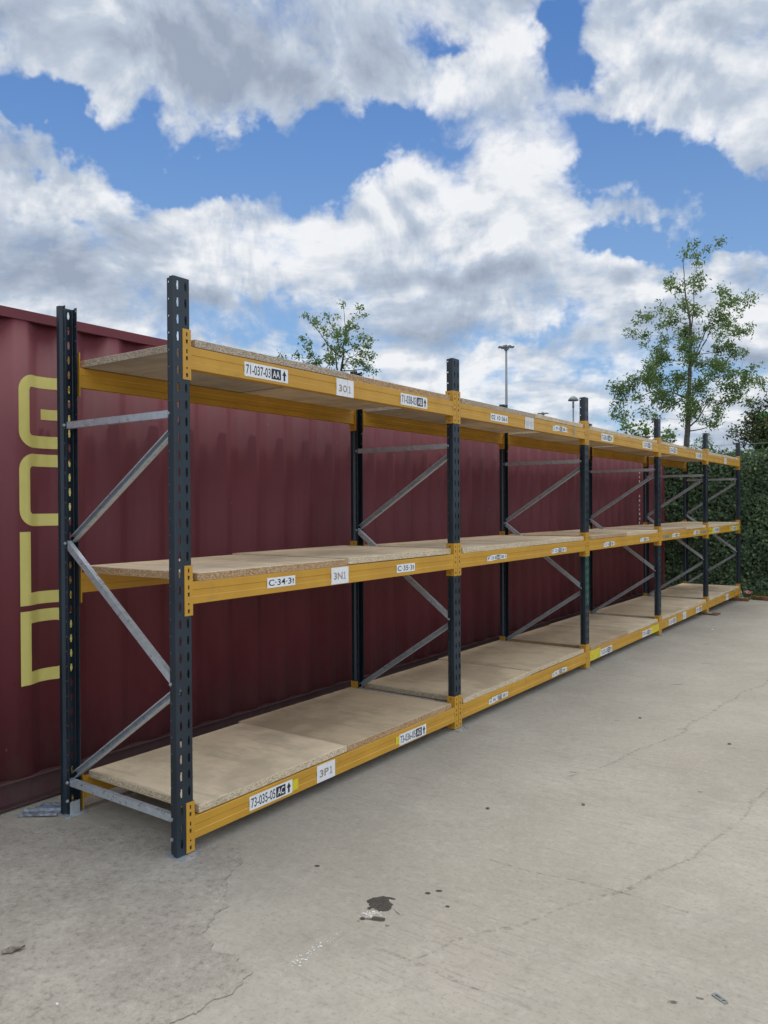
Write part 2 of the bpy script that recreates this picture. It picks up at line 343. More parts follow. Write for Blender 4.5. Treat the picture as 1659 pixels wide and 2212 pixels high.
def m_stain(name, col, lo, hi, amax, scale):
    m, n, b = mat(name, rough=0.7, spec=0.3)
    p = geo(n, 'Position'); a = n.noise(p, scale, 6, 0.7)
    n.put(b.inputs['Base Color'], n.mix(n.ramp(n.noise(p, scale*2.3, 4), 0.35, 0.65), tuple(c*.6 for c in col), tuple(c*1.5 for c in col)))
    n.put(b.inputs['Alpha'], n.ramp(a, lo, hi, 0.0, amax)); return m
M = dict(
    concrete=m_concrete(), patch=m_patch(), cont=m_container(), navy=m_navy(), yellow=m_yellow(), galv=m_galv(),
    pale=m_board('pale_chipboard', (0.72, 0.585, 0.405), (0.54, 0.45, 0.31), (0.38, 0.28, 0.16), (0.72, 0.62, 0.46)),
    brown=m_board('brown_chipboard', (0.68, 0.545, 0.375), (0.40, 0.26, 0.14), (0.25, 0.14, 0.06), (0.56, 0.39, 0.23)),
    grey=m_board('greyed_chipboard', (0.50, 0.43, 0.34), (0.40, 0.33, 0.25), (0.24, 0.18, 0.12), (0.56, 0.47, 0.36)),
    letter=m_paint_letter(),
    white=flat('white_label', (0.74, 0.75, 0.75), 0.45, var=0.06, scale=30),
    offwhite=flat('faded_label', (0.62, 0.61, 0.59), 0.5, var=0.10, scale=25),
    ink=flat('black_ink', (0.016, 0.016, 0.024), 0.4), faded=flat('faded_ink', (0.33, 0.25, 0.19), 0.6),
    greyink=flat('grey_barcode', (0.16, 0.18, 0.18), 0.5), paleink=flat('pale_ink', (0.42, 0.42, 0.40), 0.5),
    yel=flat('bright_yellow_tape', (0.62, 0.52, 0.03), 0.4, var=0.12), tan=flat('tan_tape', (0.38, 0.27, 0.12), 0.4),
    worn=flat('worn_barcode_label', (0.30, 0.27, 0.21), 0.5, var=0.3, scale=60),
    green=flat('green_paint', (0.020, 0.085, 0.060), 0.5), oil=m_stain('oil_stain', (0.052, 0.045, 0.038), 0.22, 0.46, 0.92, 70),
    chalk=m_stain('white_spill', (0.60, 0.585, 0.55), 0.3, 0.5, 0.85, 90), faint=m_stain('faint_stain', (0.12, 0.108, 0.09), 0.34, 0.62, 0.75, 45),
    dirt=flat('silt', (0.20, 0.18, 0.15), 0.95, var=0.3), dark=flat('dark_underside', (0.03, 0.022, 0.022), 0.8),
    contdark=m_container((0.085, 0.034, 0.038)),
    bark=flat('grey_bark', (0.12, 0.10, 0.085), 0.9, var=0.35, scale=20), twig=flat('dark_twig', (0.055, 0.043, 0.036), 0.9, var=0.3, scale=20),
    leafA=m_leaf('rowan_leaf', (0.10, 0.175, 0.06), (0.18, 0.26, 0.09), (0.24, 0.26, 0.11), .4),
    leafB=m_leaf('young_leaf', (0.10, 0.17, 0.06), (0.17, 0.25, 0.09), (0.28, 0.28, 0.14), .4),
    leafC=m_leaf('ivy_leaf', (0.055, 0.105, 0.050), (0.105, 0.165, 0.075), (0.22, 0.28, 0.12), 0.2),
    leafD=m_leaf('dark_shrub_leaf', (0.035, 0.055, 0.020), (0.07, 0.10, 0.030), (0.22, 0.20, 0.03), 0.2),
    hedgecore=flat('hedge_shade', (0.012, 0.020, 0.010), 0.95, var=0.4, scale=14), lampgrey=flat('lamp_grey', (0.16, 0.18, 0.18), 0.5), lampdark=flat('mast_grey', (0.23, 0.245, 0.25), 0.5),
    lens=flat('lamp_lens', (0.55, 0.55, 0.50), 0.3), timber=m_rusty(), plank=flat('brown_plank', (0.26, 0.10, 0.06), 0.8, var=0.3),
    signgreen=flat('green_sheet', (0.03, 0.42, 0.08), 0.5, var=0.4, scale=6), red=flat('pink_red_plastic', (0.48, 0.17, 0.19), 0.5, var=0.6, scale=25), bag=flat('white_plastic', (0.62, 0.66, 0.68), 0.35, var=0.2),
    wire=flat('wire', (0.20, 0.28, 0.24), 0.5), zinc=flat('zinc_plate', (0.36, 0.40, 0.46), 0.35, metal=0.6, var=0.45, scale=40), leafdead=flat('dead_leaf', (0.17, 0.14, 0.11), 0.8, var=0.4, scale=60),
    scrape=m_stain('scrape', (0.15, 0.137, 0.115), 0.42, 0.72, 0.42, 34), outerdark=flat('outer_dark_ground', (0.075, 0.075, 0.072), 0.9, var=0.2, scale=3), lip_disc=flat('lip_disc', (0.13, 0.14, 0.15), 0.5), stone=flat('pebble', (0.12, 0.11, 0.10), 0.9, var=0.4, scale=80), grass=m_leaf('grass_blade', (0.05, 0.10, 0.02), (0.09, 0.15, 0.03), (0.16, 0.2, 0.06), .2),
)

# ------------------------------------------------------------------ object helpers
def link(name, me, parent=None, mats=()):
    o = bpy.data.objects.new(name, me); COL.objects.link(o)
    for m in mats: me.materials.append(m)
    if parent: o.parent = parent
    return o
def fin(name, bm, mats, parent=None, smooth=False, recalc=True):
    if recalc: bmesh.ops.recalc_face_normals(bm, faces=bm.faces)
    me = bpy.data.meshes.new(name); bm.to_mesh(me); bm.free()
    if smooth:
        for p in me.polygons: p.use_smooth = True
    return link(name, me, parent, mats if isinstance(mats, (list, tuple)) else [mats])
def empty(name, loc=(0, 0, 0), rz=0):
    o = bpy.data.objects.new(name, None); COL.objects.link(o); o.location = loc; o.rotation_euler.z = rz; o.empty_display_size = 0.1
    return o
def tag(o, label=None, cat=None, group=None, kind=None):
    if label: o['label'] = label
    if cat: o['category'] = cat
    if group: o['group'] = group
    if kind: o['kind'] = kind
    return o
def copy_tree(o, parent=None):
    c = o.copy(); COL.objects.link(c)
    if parent: c.parent = parent
    for ch in list(o.children): copy_tree(ch, c)
    return c
def box(bm, x0, x1, y0, y1, z0, z1, mi=0, mtx=None):
    v = [bm.verts.new((x, y, z)) for x in (x0, x1) for y in (y0, y1) for z in (z0, z1)]
    if mtx:
        for q in v: q.co = mtx @ q.co
    F = [(0, 1, 3, 2), (4, 6, 7, 5), (0, 4, 5, 1), (2, 3, 7, 6), (0, 2, 6, 4), (1, 5, 7, 3)]
    fs = [bm.faces.new([v[i] for i in f]) for f in F]
    for f in fs: f.material_index = mi
    return v, fs
def prism(bm, pts, a, b, axis='z', mi=0, cap=True):
    """closed 2D outline extruded between a and b"""
    def P3(p, h): return {'z': (p[0], p[1], h), 'y': (p[0], h, p[1]), 'x': (h, p[0], p[1])}[axis]
    A = [bm.verts.new(P3(p, a)) for p in pts]; B = [bm.verts.new(P3(p, b)) for p in pts]
    n = len(pts)
    for i in range(n):
        bm.faces.new((A[i], A[(i+1) % n], B[(i+1) % n], B[i])).material_index = mi
    if cap:
        bm.faces.new(A).material_index = mi; bm.faces.new(B).material_index = mi
def tube(bm, pts, rad, n=8, mi=0, cap=True):
    rings = []
    for i, p in enumerate(pts):
        p = Vector(p); t = (Vector(pts[min(i+1, len(pts)-1)])-Vector(pts[max(i-1, 0)])).normalized()
        a = t.cross(Vector((0, 0, 1)) if abs(t.z) < 0.9 else Vector((1, 0, 0))).normalized(); b = t.cross(a)
        r = rad[i] if hasattr(rad, '__len__') else rad
        rings.append([bm.verts.new(p+(a*math.cos(k*2*math.pi/n)+b*math.sin(k*2*math.pi/n))*r) for k in range(n)])
    for A, B in zip(rings, rings[1:]):
        for k in range(n): bm.faces.new((A[k], A[(k+1) % n], B[(k+1) % n], B[k])).material_index = mi
    if cap and n > 2:
        bm.faces.new(rings[0][::-1]).material_index = mi; bm.faces.new(rings[-1]).material_index = mi
def holed(bm, u0, u1, v0, v1, holes, f3, mi=0):
    """flat rectangle with polygonal holes, mapped to 3D by f3(u,v)"""
    loops = [[Vector((u0, v0, 0)), Vector((u1, v0, 0)), Vector((u1, v1, 0)), Vector((u0, v1, 0))]]
    for h in holes: loops.append([Vector((p[0], p[1], 0)) for p in h])
    pts = [p for l in loops for p in l]
    tris = tessellate_polygon(loops)
    vs = [bm.verts.new(f3(p.x, p.y)) for p in pts]
    for t in tris:
        try: bm.faces.new([vs[i] for i in t]).material_index = mi
        except ValueError: pass
def ngon(cx, cy, r, n=8, ry=None):
    return [(cx+r*math.cos(2*math.pi*i/n), cy+(ry or r)*math.sin(2*math.pi*i/n)) for i in range(n)][::-1]

# ------------------------------------------------------------------ ground
def gz(x, y):
    if y <= 7: return 0.0
    if y <= 9.5: return -0.020*(y-7)/2.5
    if y <= 12: return -0.020-0.028*(y-9.5)/2.5
    return -0.048-min(0.15, 0.004*(y-12))
def ground():
    bm = bmesh.new()
    xs = [-600, -200, -60, -20, -8, -4, -1, 0, 2, 4, 8, 20, 60, 200, 600]
    ys = [-200, -60, -20, -6, -2, 0, 3, 6, 7, 8, 9, 9.5, 10.5, 11.3, 12, 13, 16, 25, 60, 200, 700]
    g = [[bm.verts.new((x, y, gz(x, y))) for y in ys] for x in xs]
    for i in range(len(xs)-1):
        for j in range(len(ys)-1): bm.faces.new((g[i][j], g[i+1][j], g[i+1][j+1], g[i][j+1])).material_index = 4 if (xs[i] >= 8 or ys[j+1] <= -6 or xs[i+1] <= -8 or ys[j] >= 13) else 0  # off-view ground darkened to cut light bounced up under the shelves
    def irregular(cx, cy, rx, ry, rot, mi, z, n=26, rough=0.28, seed=0):
        rr = random.Random(seed); c, s = math.cos(rot), math.sin(rot); vs = []
        for k in range(n):
            a = 2*math.pi*k/n; q = 1+rough*(noise.noise(Vector((math.cos(a)*1.8, math.sin(a)*1.8, seed*3.7)))*1.5+rr.uniform(-.25, .25))
            x, y = rx*q*math.cos(a), ry*q*math.sin(a)
            vs.append(bm.verts.new((cx+x*c-y*s, cy+x*s+y*c, z)))
        bm.faces.new(vs).material_index = mi
    # oil blotch, traced on the slab
    big = [(0.898, 0.144), (0.902, 0.165), (0.905, 0.18), (0.917, 0.190), (0.929, 0.212), (0.945, 0.214), (0.962, 0.221), (0.985, 0.222), (0.985, 0.214), (0.963, 0.206), (0.97, 0.195), (0.986, 0.185), (1.003, 0.180), (1.003, 0.165), (1.014, 0.150), (1.012, 0.130),
           (1.000, 0.116), (0.985, 0.104), (0.968, 0.112), (0.958, 0.108), (0.948, 0.113), (0.951, 0.098), (0.940, 0.094), (0.932, 0.104), (0.937, 0.118), (0.925, 0.122), (0.921, 0.132), (0.907, 0.136)]
    bm.faces.new([bm.verts.new((x, y, 0.0015)) for x, y in big]).material_index = 1
    irregular(1.018, 0.060, 0.026, 0.016, 0.4, 1, 0.0025, seed=2); irregular(0.967, 0.028, 0.011, 0.010, 0, 1, 0.0025, 16, seed=3)
    irregular(0.995, 0.044, 0.020, 0.004, 0.6, 1, 0.0020, 14, seed=33)
    for i, (x, y, rx, ry) in enumerate([(0.544, 0.262, .011, .008), (1.064, .332, .012, .008), (1.09, .374, .014, .008), (1.183, .288, .009, .007)]): irregular(x, y, rx, ry, 0.5, 1, 0.0015, 16, .2, seed=4+i)
    irregular(1.071, 0.041, .009, .006, 0.3, 2, 0.0015, 14, seed=10); irregular(1.046, .140, .028, .0035, -0.45, 2, 0.0015, 18, seed=11); irregular(1.19, .345, .010, .005, 0.3, 2, 0.0015, 14, seed=12)
    irregular(0.965, 0.005, .007, .004, 0, 2, .0015, 12, seed=13)
    rr = random.Random(5)
    for i in range(70):     # white spill by the oil
        t = rr.random(); x = 0.950+0.05*t+rr.gauss(0, .010); y = 0.066+0.028*t+rr.gauss(0, .012)
        irregular(x, y, rr.uniform(.0015, .006), rr.uniform(.001, .004), rr.random()*3, 3, 0.0012+0.00001*i, 9, .5, seed=20+i)
    for i in range(95):     # trail of white specks
        t = rr.random()**0.9; x = 0.948+0.006*t+rr.gauss(0, .012); y = -0.42+0.33*t+rr.gauss(0, .012)
        s_ = 1.8 if abs(t-.3) < .08 or abs(t-.66) < .05 else 0.8
        irregular(x, y, rr.uniform(.0012, .0045)*s_, rr.uniform(.001, .003)*s_, rr.random()*3, 3, 0.0012+0.00001*i, 8, .5, seed=120+i)
    for i in range(26):     # scuffs and dark marks across the yard
        x, y = rr.uniform(0.6, 3.2), rr.uniform(0.1, 9)
        irregular(x, y, rr.uniform(.02, .06), rr.uniform(.003, .009), rr.uniform(.3, .9), 2, 0.0012+gz(x, y), 16, .5, seed=240+i)
    def track(pts, w0, seed):      # faint scrape running over the slab
        r2 = random.Random(seed); L_, R_ = [], []
        for i in range(len(pts)-1):
            a, b_ = Vector((*pts[i], 0)), Vector((*pts[i+1], 0)); t_ = (b_-a).normalized(); nn = Vector((-t_.y, t_.x, 0)); n_ = max(2, int((b_-a).length/.04))
            for k in range(n_):
                q = a.lerp(b_, k/n_); q = q+nn*noise.noise(q*3+Vector((seed, 0, 0)))*.05; ww = w0*(.35+.9*abs(noise.noise(q*5+Vector((0, seed, 0)))))
                L_.append(q+nn*ww); R_.append(q-nn*ww)
        va = [bm.verts.new((q.x, q.y, .0010+gz(q.x, q.y))) for q in L_]; vb = [bm.verts.new((q.x, q.y, .0010+gz(q.x, q.y))) for q in R_]
        for i in range(len(va)-1): bm.faces.new((va[i], va[i+1], vb[i+1], vb[i])).material_index = 5
    track([(1.25, -.10), (1.34, .08), (1.60, .60), (1.86, 1.26), (1.98, 2.4), (2.1, 3.6)], .016, 3)
    track([(1.13, -.12), (1.35, -.13), (1.58, -.14)], .014, 5)
    track([(1.0, 1.9), (1.25, 2.9), (1.4, 4.6), (1.7, 6.5)], .020, 9)
    track([(1.05, .72), (1.5, .80), (2.0, .78)], .012, 11)
    o = fin('ground', bm, [M['concrete'], M['oil'], M['faint'], M['chalk'], M['outerdark'], M['scrape']], recalc=False)
    tag(o, 'pale grey-brown concrete yard with oil spots and white specks', kind='structure')
    # rough worn slab on the left with a broken edge
    pl = [(-0.85, -0.23), (-0.749, -0.15), (-0.639, -0.03), (-0.564, 0.033), (-0.418, 0.086), (-0.215, 0.119), (-0.09, 0.125), (-0.02, 0.15), (0.064, 0.185), (0.13, 0.195), (0.182, 0.165), (0.252, 0.091), (0.283, 0.008), (0.358, -0.089), (0.421, -0.16), (0.485, -0.203), (0.508, -0.312), (0.567, -0.387), (0.656, -0.434), (0.727, -0.435),
          (0.807, -0.447), (0.864, -0.471), (0.891, -0.529), (0.887, -0.605), (0.903, -0.677), (0.856, -0.781), (0.80, -1.0), (0.85, -1.5), (0.7, -2.3), (0.9, -3.5), (-1.3, -3.5), (-1.3, -0.5), (-1.05, -0.33)]
    pts = []
    for i in range(len(pl)):
        a, b = Vector((*pl[i], 0)), Vector((*pl[(i+1) % len(pl)], 0)); L = (b-a).length
        n = max(1, int(L/0.008)) if i < 27 else max(1, int(L/0.2))
        for k in range(n):
            q = a.lerp(b, k/n)
            if i < 27:
                dv = Vector((noise.noise(q*14), noise.noise(q*14+Vector((9, 9, 9))), 0))*0.028+Vector((noise.noise(q*60), noise.noise(q*60+Vector((5, 5, 5))), 0))*0.011
                q = q+dv
            pts.append((q.x, q.y))
    bm = bmesh.new()
    A = [bm.verts.new((x, y, 0.0045)) for x, y in pts]; B = [bm.verts.new((x, y, -0.002)) for x, y in pts]
    bm.faces.new(A)
    for i in range(len(A)): bm.faces.new((A[i], B[i], B[(i+1) % len(A)], A[(i+1) % len(A)]))
    tag(fin('path_patch', bm, M['patch']), 'rough worn concrete patch with a broken edge around the near posts', kind='structure')
ground()

# ------------------------------------------------------------------ racking
W_ = 0.0897; H2 = W_/2; HT = 2.574; D_ = 0.898
YP = [0.0, 2.4076, 4.8495, 7.1925, 9.5123, 11.717]
ZC = dict(b=0.011, m=1.070, t=2.1245)
PROF = [(0.0, -H2), (-0.026, -H2), (-0.037, -0.031), (-0.056, -0.031)]      # flange and lip, local x back from the web
def slot(cu, cv, hw=0.0070, hh=0.0195):
    return [(cu-hw*.72, cv-hh), (cu+hw*.72, cv-hh), (cu+hw*.72, cv-hh*.45), (cu+hw, cv-hh*.35), (cu+hw, cv+hh*.35), (cu+hw*.72, cv+hh*.45), (cu+hw*.72, cv+hh), (cu-hw*.72, cv+hh), (cu-hw*.72, cv+hh*.45), (cu-hw, cv+hh*.35), (cu-hw, cv-hh*.35), (cu-hw*.72, cv-hh*.45)]
def post_mesh(greenpatch=False):
    bm = bmesh.new()
    Z0 = 0.008; n = 34; z = Z0; pitch = 0.075; first = HT-n*pitch
    rows = [(Z0, first, False)]+[(first+i*pitch, first+(i+1)*pitch, True) for i in range(n)]
    for a, b, h in rows:
        c = (a+b)/2
        hs = [slot(-0.0215, c), slot(0.0225, c)] if h else []
        gp = 4 if greenpatch and 0.64 < c < 1.08 else 0
        holed(bm, -H2+.004, H2-.004, a, b, hs, lambda u, v: (0, u, v), gp)
        for s in (-1, 1):
            # rounded corner
            bm.faces.new([bm.verts.new(p) for p in ((0, s*(H2-.004), a), (-.003, s*H2, a), (-.003, s*H2, b), (0, s*(H2-.004), b))])
            pr = [(-.003, s*H2), (-0.026, s*H2), (-0.037, s*0.032)]
            for p, q in zip(pr, pr[1:]): bm.faces.new([bm.verts.new(t) for t in ((p[0], p[1], a), (q[0], q[1], a), (q[0], q[1], b), (p[0], p[1], b))])
            hz = [ngon(-0.048, c+.02, 0.0048, 8)] if h and c > 1.95 else []
            holed(bm, -0.057, -0.037, a, b, hz, lambda u, v, s=s: (u, s*0.032, v))
            if h and c <= 1.95:
                vs = [bm.verts.new((p[0], s*0.0338, p[1])) for p in ngon(-0.048, c+.02, 0.0034, 8)]
                bm.faces.new(vs).material_index = 1  # plain grey disc where the upper rows have a hole
    bmesh.ops.remove_doubles(bm, verts=bm.verts, dist=0.0003)
    bmesh.ops.recalc_face_normals(bm, faces=bm.faces)
    me = bpy.data.meshes.new('upright_post'); bm.to_mesh(me); bm.free()
    for m in (M['navy'], M['lip_disc'], M['navy'], M['navy'], M['green']): me.materials.append(m)
    return me
pm, pmg = post_mesh(), post_mesh(True)
def plate_mesh():
    bm = bmesh.new()
    pts = [(-.088, -.046), (-.078, -.058), (.046, -.058), (.056, -.048), (.056, .052), (.044, .062), (-.078, .062), (-.088, .05)]
    loops = [[Vector((*p, 0)) for p in pts]]
    hol = [ngon(.030, -.036, .009), ngon(.034, .004, .007), ngon(.030, .042, .009)]
    loops += [[Vector((*p, 0)) for p in h] for h in hol]
    al = [p for l in loops for p in l]; vs = [bm.verts.new((p.x, p.y, .0065)) for p in al]
    for t in tessellate_polygon(loops): bm.faces.new([vs[i] for i in t])
    g = bmesh.ops.extrude_face_region(bm, geom=list(bm.faces))
    for e_ in g['geom']:
        if isinstance(e_, bmesh.types.BMVert): e_.co.z = .001
    # bracket standing on the plate, inside the channel
    box(bm, -.056, -.053, -.028, .028, .0065, .068); box(bm, -.053, -.012, -.028, -.0255, .0065, .060); box(bm, -.053, -.012, .0255, .028, .0065, .060)
    bmesh.ops.recalc_face_normals(bm, faces=bm.faces)
    me = bpy.data.meshes.new('base_plate'); bm.to_mesh(me); bm.free(); me.materials.append(M['galv']); return me
plm = plate_mesh()
def bolt_mesh():
    bm = bmesh.new()
    prism(bm, ngon(0, 0, .0085, 6), -.0395, -.034, 'y'); prism(bm, ngon(0, 0, .0045, 8), -.044, -.0385, 'y')
    for v in bm.verts: pass
    bmesh.ops.recalc_face_normals(bm, faces=bm.faces)
    me = bpy.data.meshes.new('bolt'); bm.to_mesh(me); bm.free(); me.materials.append(M['galv']); return me
btm = bolt_mesh()
rack = tag(empty('pallet_rack'), 'long five-bay pallet racking with navy uprights and yellow beams', 'pallet racking')
BZ_F, BZ_R = (1.972, 0.768, 0.165, 0.075), (1.972, 1.377, 0.168, 0.075)
def post(i, front):
    o = link('upright_post', pmg if (i == 2 and front) else pm, rack)
    o.location = (0 if front else -D_, YP[i], 0)
    if not front: o.rotation_euler.z = math.pi
    if not o.modifiers:
        s = o.modifiers.new('thick', 'SOLIDIFY'); s.thickness = 0.0026; s.offset = 0
    b = link('base_plate', plm, o)
    for z in (BZ_F if front else BZ_R):
        k = link('bolt', btm, o); k.location = (-.047, 0, z)
        if not front: k.rotation_euler.z = 0; k.location = (-.047, 0, z); k.scale = (1, -1, 1)
for i in range(6):
    post(i, True); post(i, False)
plm_done = True
def channel(z0, x0, z1, x1, openside, y):
    """pressed C-section brace from (x0,z0) to (x1,z1) at frame offset y"""
    bm = bmesh.new()
    a, b = Vector((x0, 0, z0)), Vector((x1, 0, z1)); t = (b-a).normalized(); nrm = Vector((t.z, 0, -t.x))
    if nrm.z < 0: nrm = -nrm
    hw, dp, th = .0170, .025, .0022
    if openside < 0:  # open towards the viewer: web at the back, lips in front
        prof = [(-hw, 0), (-hw, dp), (hw, dp), (hw, 0), (hw-.006, 0), (hw-.006, th), (hw-th, th), (hw-th, dp-th), (-hw+th, dp-th), (-hw+th, th), (-hw+.006, th), (-hw+.006, 0)]
    else:
        prof = [(-hw, dp), (-hw, 0), (hw, 0), (hw, dp), (hw-.006, dp), (hw-.006, dp-th), (hw-th, dp-th), (hw-th, th), (-hw+th, th), (-hw+th, dp-th), (-hw+.006, dp-th), (-hw+.006, dp)]
    A = [bm.verts.new(a+nrm*p[0]+Vector((0, y+p[1], 0))) for p in prof]; B = [bm.verts.new(b+nrm*p[0]+Vector((0, y+p[1], 0))) for p in prof]
    n = len(prof)
    for i in range(n): bm.faces.new((A[i], A[(i+1) % n], B[(i+1) % n], B[i]))
    bm.faces.new(A); bm.faces.new(B)
    bmesh.ops.recalc_face_normals(bm, faces=bm.faces)
    me = bpy.data.meshes.new('brace'); bm.to_mesh(me); bm.free(); me.materials.append(M['galv']); return me
XF, XR = -.040, -D_+.040
braces = [channel(1.972, XR, 1.972, XF, 1, -.029), channel(1.395, XR-.0, 1.925, XF, -1, .001), channel(1.377, XR, .772, XF, 1, -.0295), channel(.195, XR, .742, XF, -1, .001), channel(.168, XR, .165, XF, 1, -.029)]
for i in range(6):
    for bmsh in braces:
        o = link('brace', bmsh, rack); o.location = (0, YP[i], 0)

def conn_mesh(sgn, side):
    """sgn +1: connector at the start of a bay; side +1 front beam (faces +X), -1 rear"""
    bm = bmesh.new()
    T = .0035
    y0, y1 = .0025, .0490
    for k in range(3):
        a, b = k*.075, (k+1)*.075
        cu = (y0+y1)/2
        def tooth(cv): return [(cu-.0055, cv-.009), (cu+.0045, cv-.009), (cu+.0065, cv+.009), (cu-.0065, cv+.009)]
        def sm(cv, hh): return [(cu-.004, cv-hh), (cu+.004, cv-hh), (cu+.004, cv+hh), (cu-.004, cv+hh)]
        hs = [tooth(a+.020), sm(a+.052, .009 if k else .0045)]
        holed(bm, y0, y1, a, b, hs, lambda u, v: (.0045, u*sgn, v))
    n0 = len(bm.faces)
    holed(bm, -.058, .0045, 0, .225, [ngon(-.030, .020, .0055), ngon(-.030, .205, .0055)], lambda u, v: (u, y1*sgn, v))
    bmesh.ops.remove_doubles(bm, verts=bm.verts, dist=.0002)
    g = bmesh.ops.extrude_face_region(bm, geom=list(bm.faces))
    c = Vector((-.03, 0.02*sgn, .11))
    for e_ in g['geom']:
        if isinstance(e_, bmesh.types.BMVert):
            if abs(e_.co.y-y1*sgn) < 1e-4: e_.co.y -= .003*sgn
            if e_.co.x > .004: e_.co.x -= .0033
    if side < 0:
        for v in bm.verts: v.co.x = -v.co.x
    bmesh.ops.recalc_face_normals(bm, faces=bm.faces)
    me = bpy.data.meshes.new('beam_connector'); bm.to_mesh(me); bm.free(); me.materials.append(M['yellow']); return me
CM = {(a, b): conn_mesh(a, b) for a in (1, -1) for b in (1, -1)}
def beam(i, lv, front):
    z0 = ZC[lv]
    ya, yb = YP[i]+.0495, YP[i+1]-.0495
    x1 = .0035 if front else -D_+.040
    s = 1 if front else -1
    bm = bmesh.new()
    if front: X = lambda t: .0035-t
    else: X = lambda t: -D_-.0035+t
    # profile: face with a pressed recess, box section 45 mm deep
    pr = [(0.0015, .0505), (0, .052), (0, .082), (.0028, .0855), (.0028, .112), (0, .1155), (0, .1475), (.0025, .150), (.044, .150), (.045, .149), (.045, .0515), (.044, .050), (.0025, .050)]
    if not front:  # inner face carries the recess too
        pr = [(.045, .0505), (.045, .082), (.0422, .0855), (.0422, .112), (.045, .1155), (.045, .149), (.044, .150), (.0025, .150), (0, .148), (0, .052), (.0025, .050)]
    prism(bm, [(X(a), z0+b) for a, b in pr], ya, yb, 'y')
    o = fin('beam', bm, M['yellow'], rack)
    for sg, yy in ((1, YP[i]), (-1, YP[i+1])):
        c = link('beam_connector', CM[(sg, s)], o); c.location = (0 if front else -D_, yy, z0)
    return o
BEAM = {}
for i in range(5):
    for lv in 'bmt':
        BEAM[(i+1, lv)] = beam(i, lv, True); beam(i, lv, False)

# ------------------------------------------------------------------ lettering
def text_mesh(txt, thick=0.0):
    c = bpy.data.curves.new('t', 'FONT'); c.body = txt; c.resolution_u = 3; c.offset = thick
    o = bpy.data.objects.new('t', c); COL.objects.link(o)
    bpy.context.view_layer.update()
    dg = bpy.context.evaluated_depsgraph_get(); me = bpy.data.meshes.new_from_object(o.evaluated_get(dg))
    bpy.data.objects.remove(o); bpy.data.curves.remove(c)
    return me
_tc = {}
def put_text(bm, txt, x0, x1, y0, y1, z, mi, f3, thick=0.012):
    if (txt, thick) not in _tc: _tc[(txt, thick)] = text_mesh(txt, thick)
    me = _tc[(txt, thick)]
    xs = [v.co.x for v in me.vertices]; ys = [v.co.y for v in me.vertices]
    a, b, c, d_ = min(xs), max(xs), min(ys), max(ys)
    vs = [bm.verts.new(f3(x0+(v.co.x-a)/(b-a)*(x1-x0), y0+(v.co.y-c)/(d_-c)*(y1-y0), z)) for v in me.vertices]
    for p in me.polygons:
        try: bm.faces.new([vs[k] for k in p.vertices]).material_index = mi
        except ValueError: pass
def quad(bm, x0, x1, y0, y1, z, mi, f3): bm.faces.new([bm.verts.new(f3(*p, z)) for p in ((x0, y0), (x1, y0), (x1, y1), (x0, y1))]).material_index = mi
def arrow(bm, x0, x1, y0, y1, z, mi, f3):
    cx = (x0+x1)/2; w_ = (x1-x0); h = y1-y0
    quad(bm, cx-w_*.2, cx+w_*.2, y0, y0+h*.55, z, mi, f3)
    bm.faces.new([bm.verts.new(f3(*p, z)) for p in ((x0, y0+h*.5), (x1, y0+h*.5), (cx, y1))]).material_index = mi
def plate(bm, x0, x1, y0, y1, z, mi, f3, sk=0.0, n=1):
    pts = [(x0, y0), (x1, y0+sk), (x1, y1+sk), (x0, y1)]
    A = [bm.verts.new(f3(*p, z)) for p in pts]; B = [bm.verts.new(f3(*p, 0)) for p in pts]
    bm.faces.new(A).material_index = mi
    for k in range(4): bm.faces.new((A[k], B[k], B[(k+1) % 4], A[(k+1) % 4])).material_index = mi
LM = [M['white'], M['ink'], M['faded'], M['greyink'], M['yel'], M['offwhite'], M['paleink'], M['worn'], M['tan']]
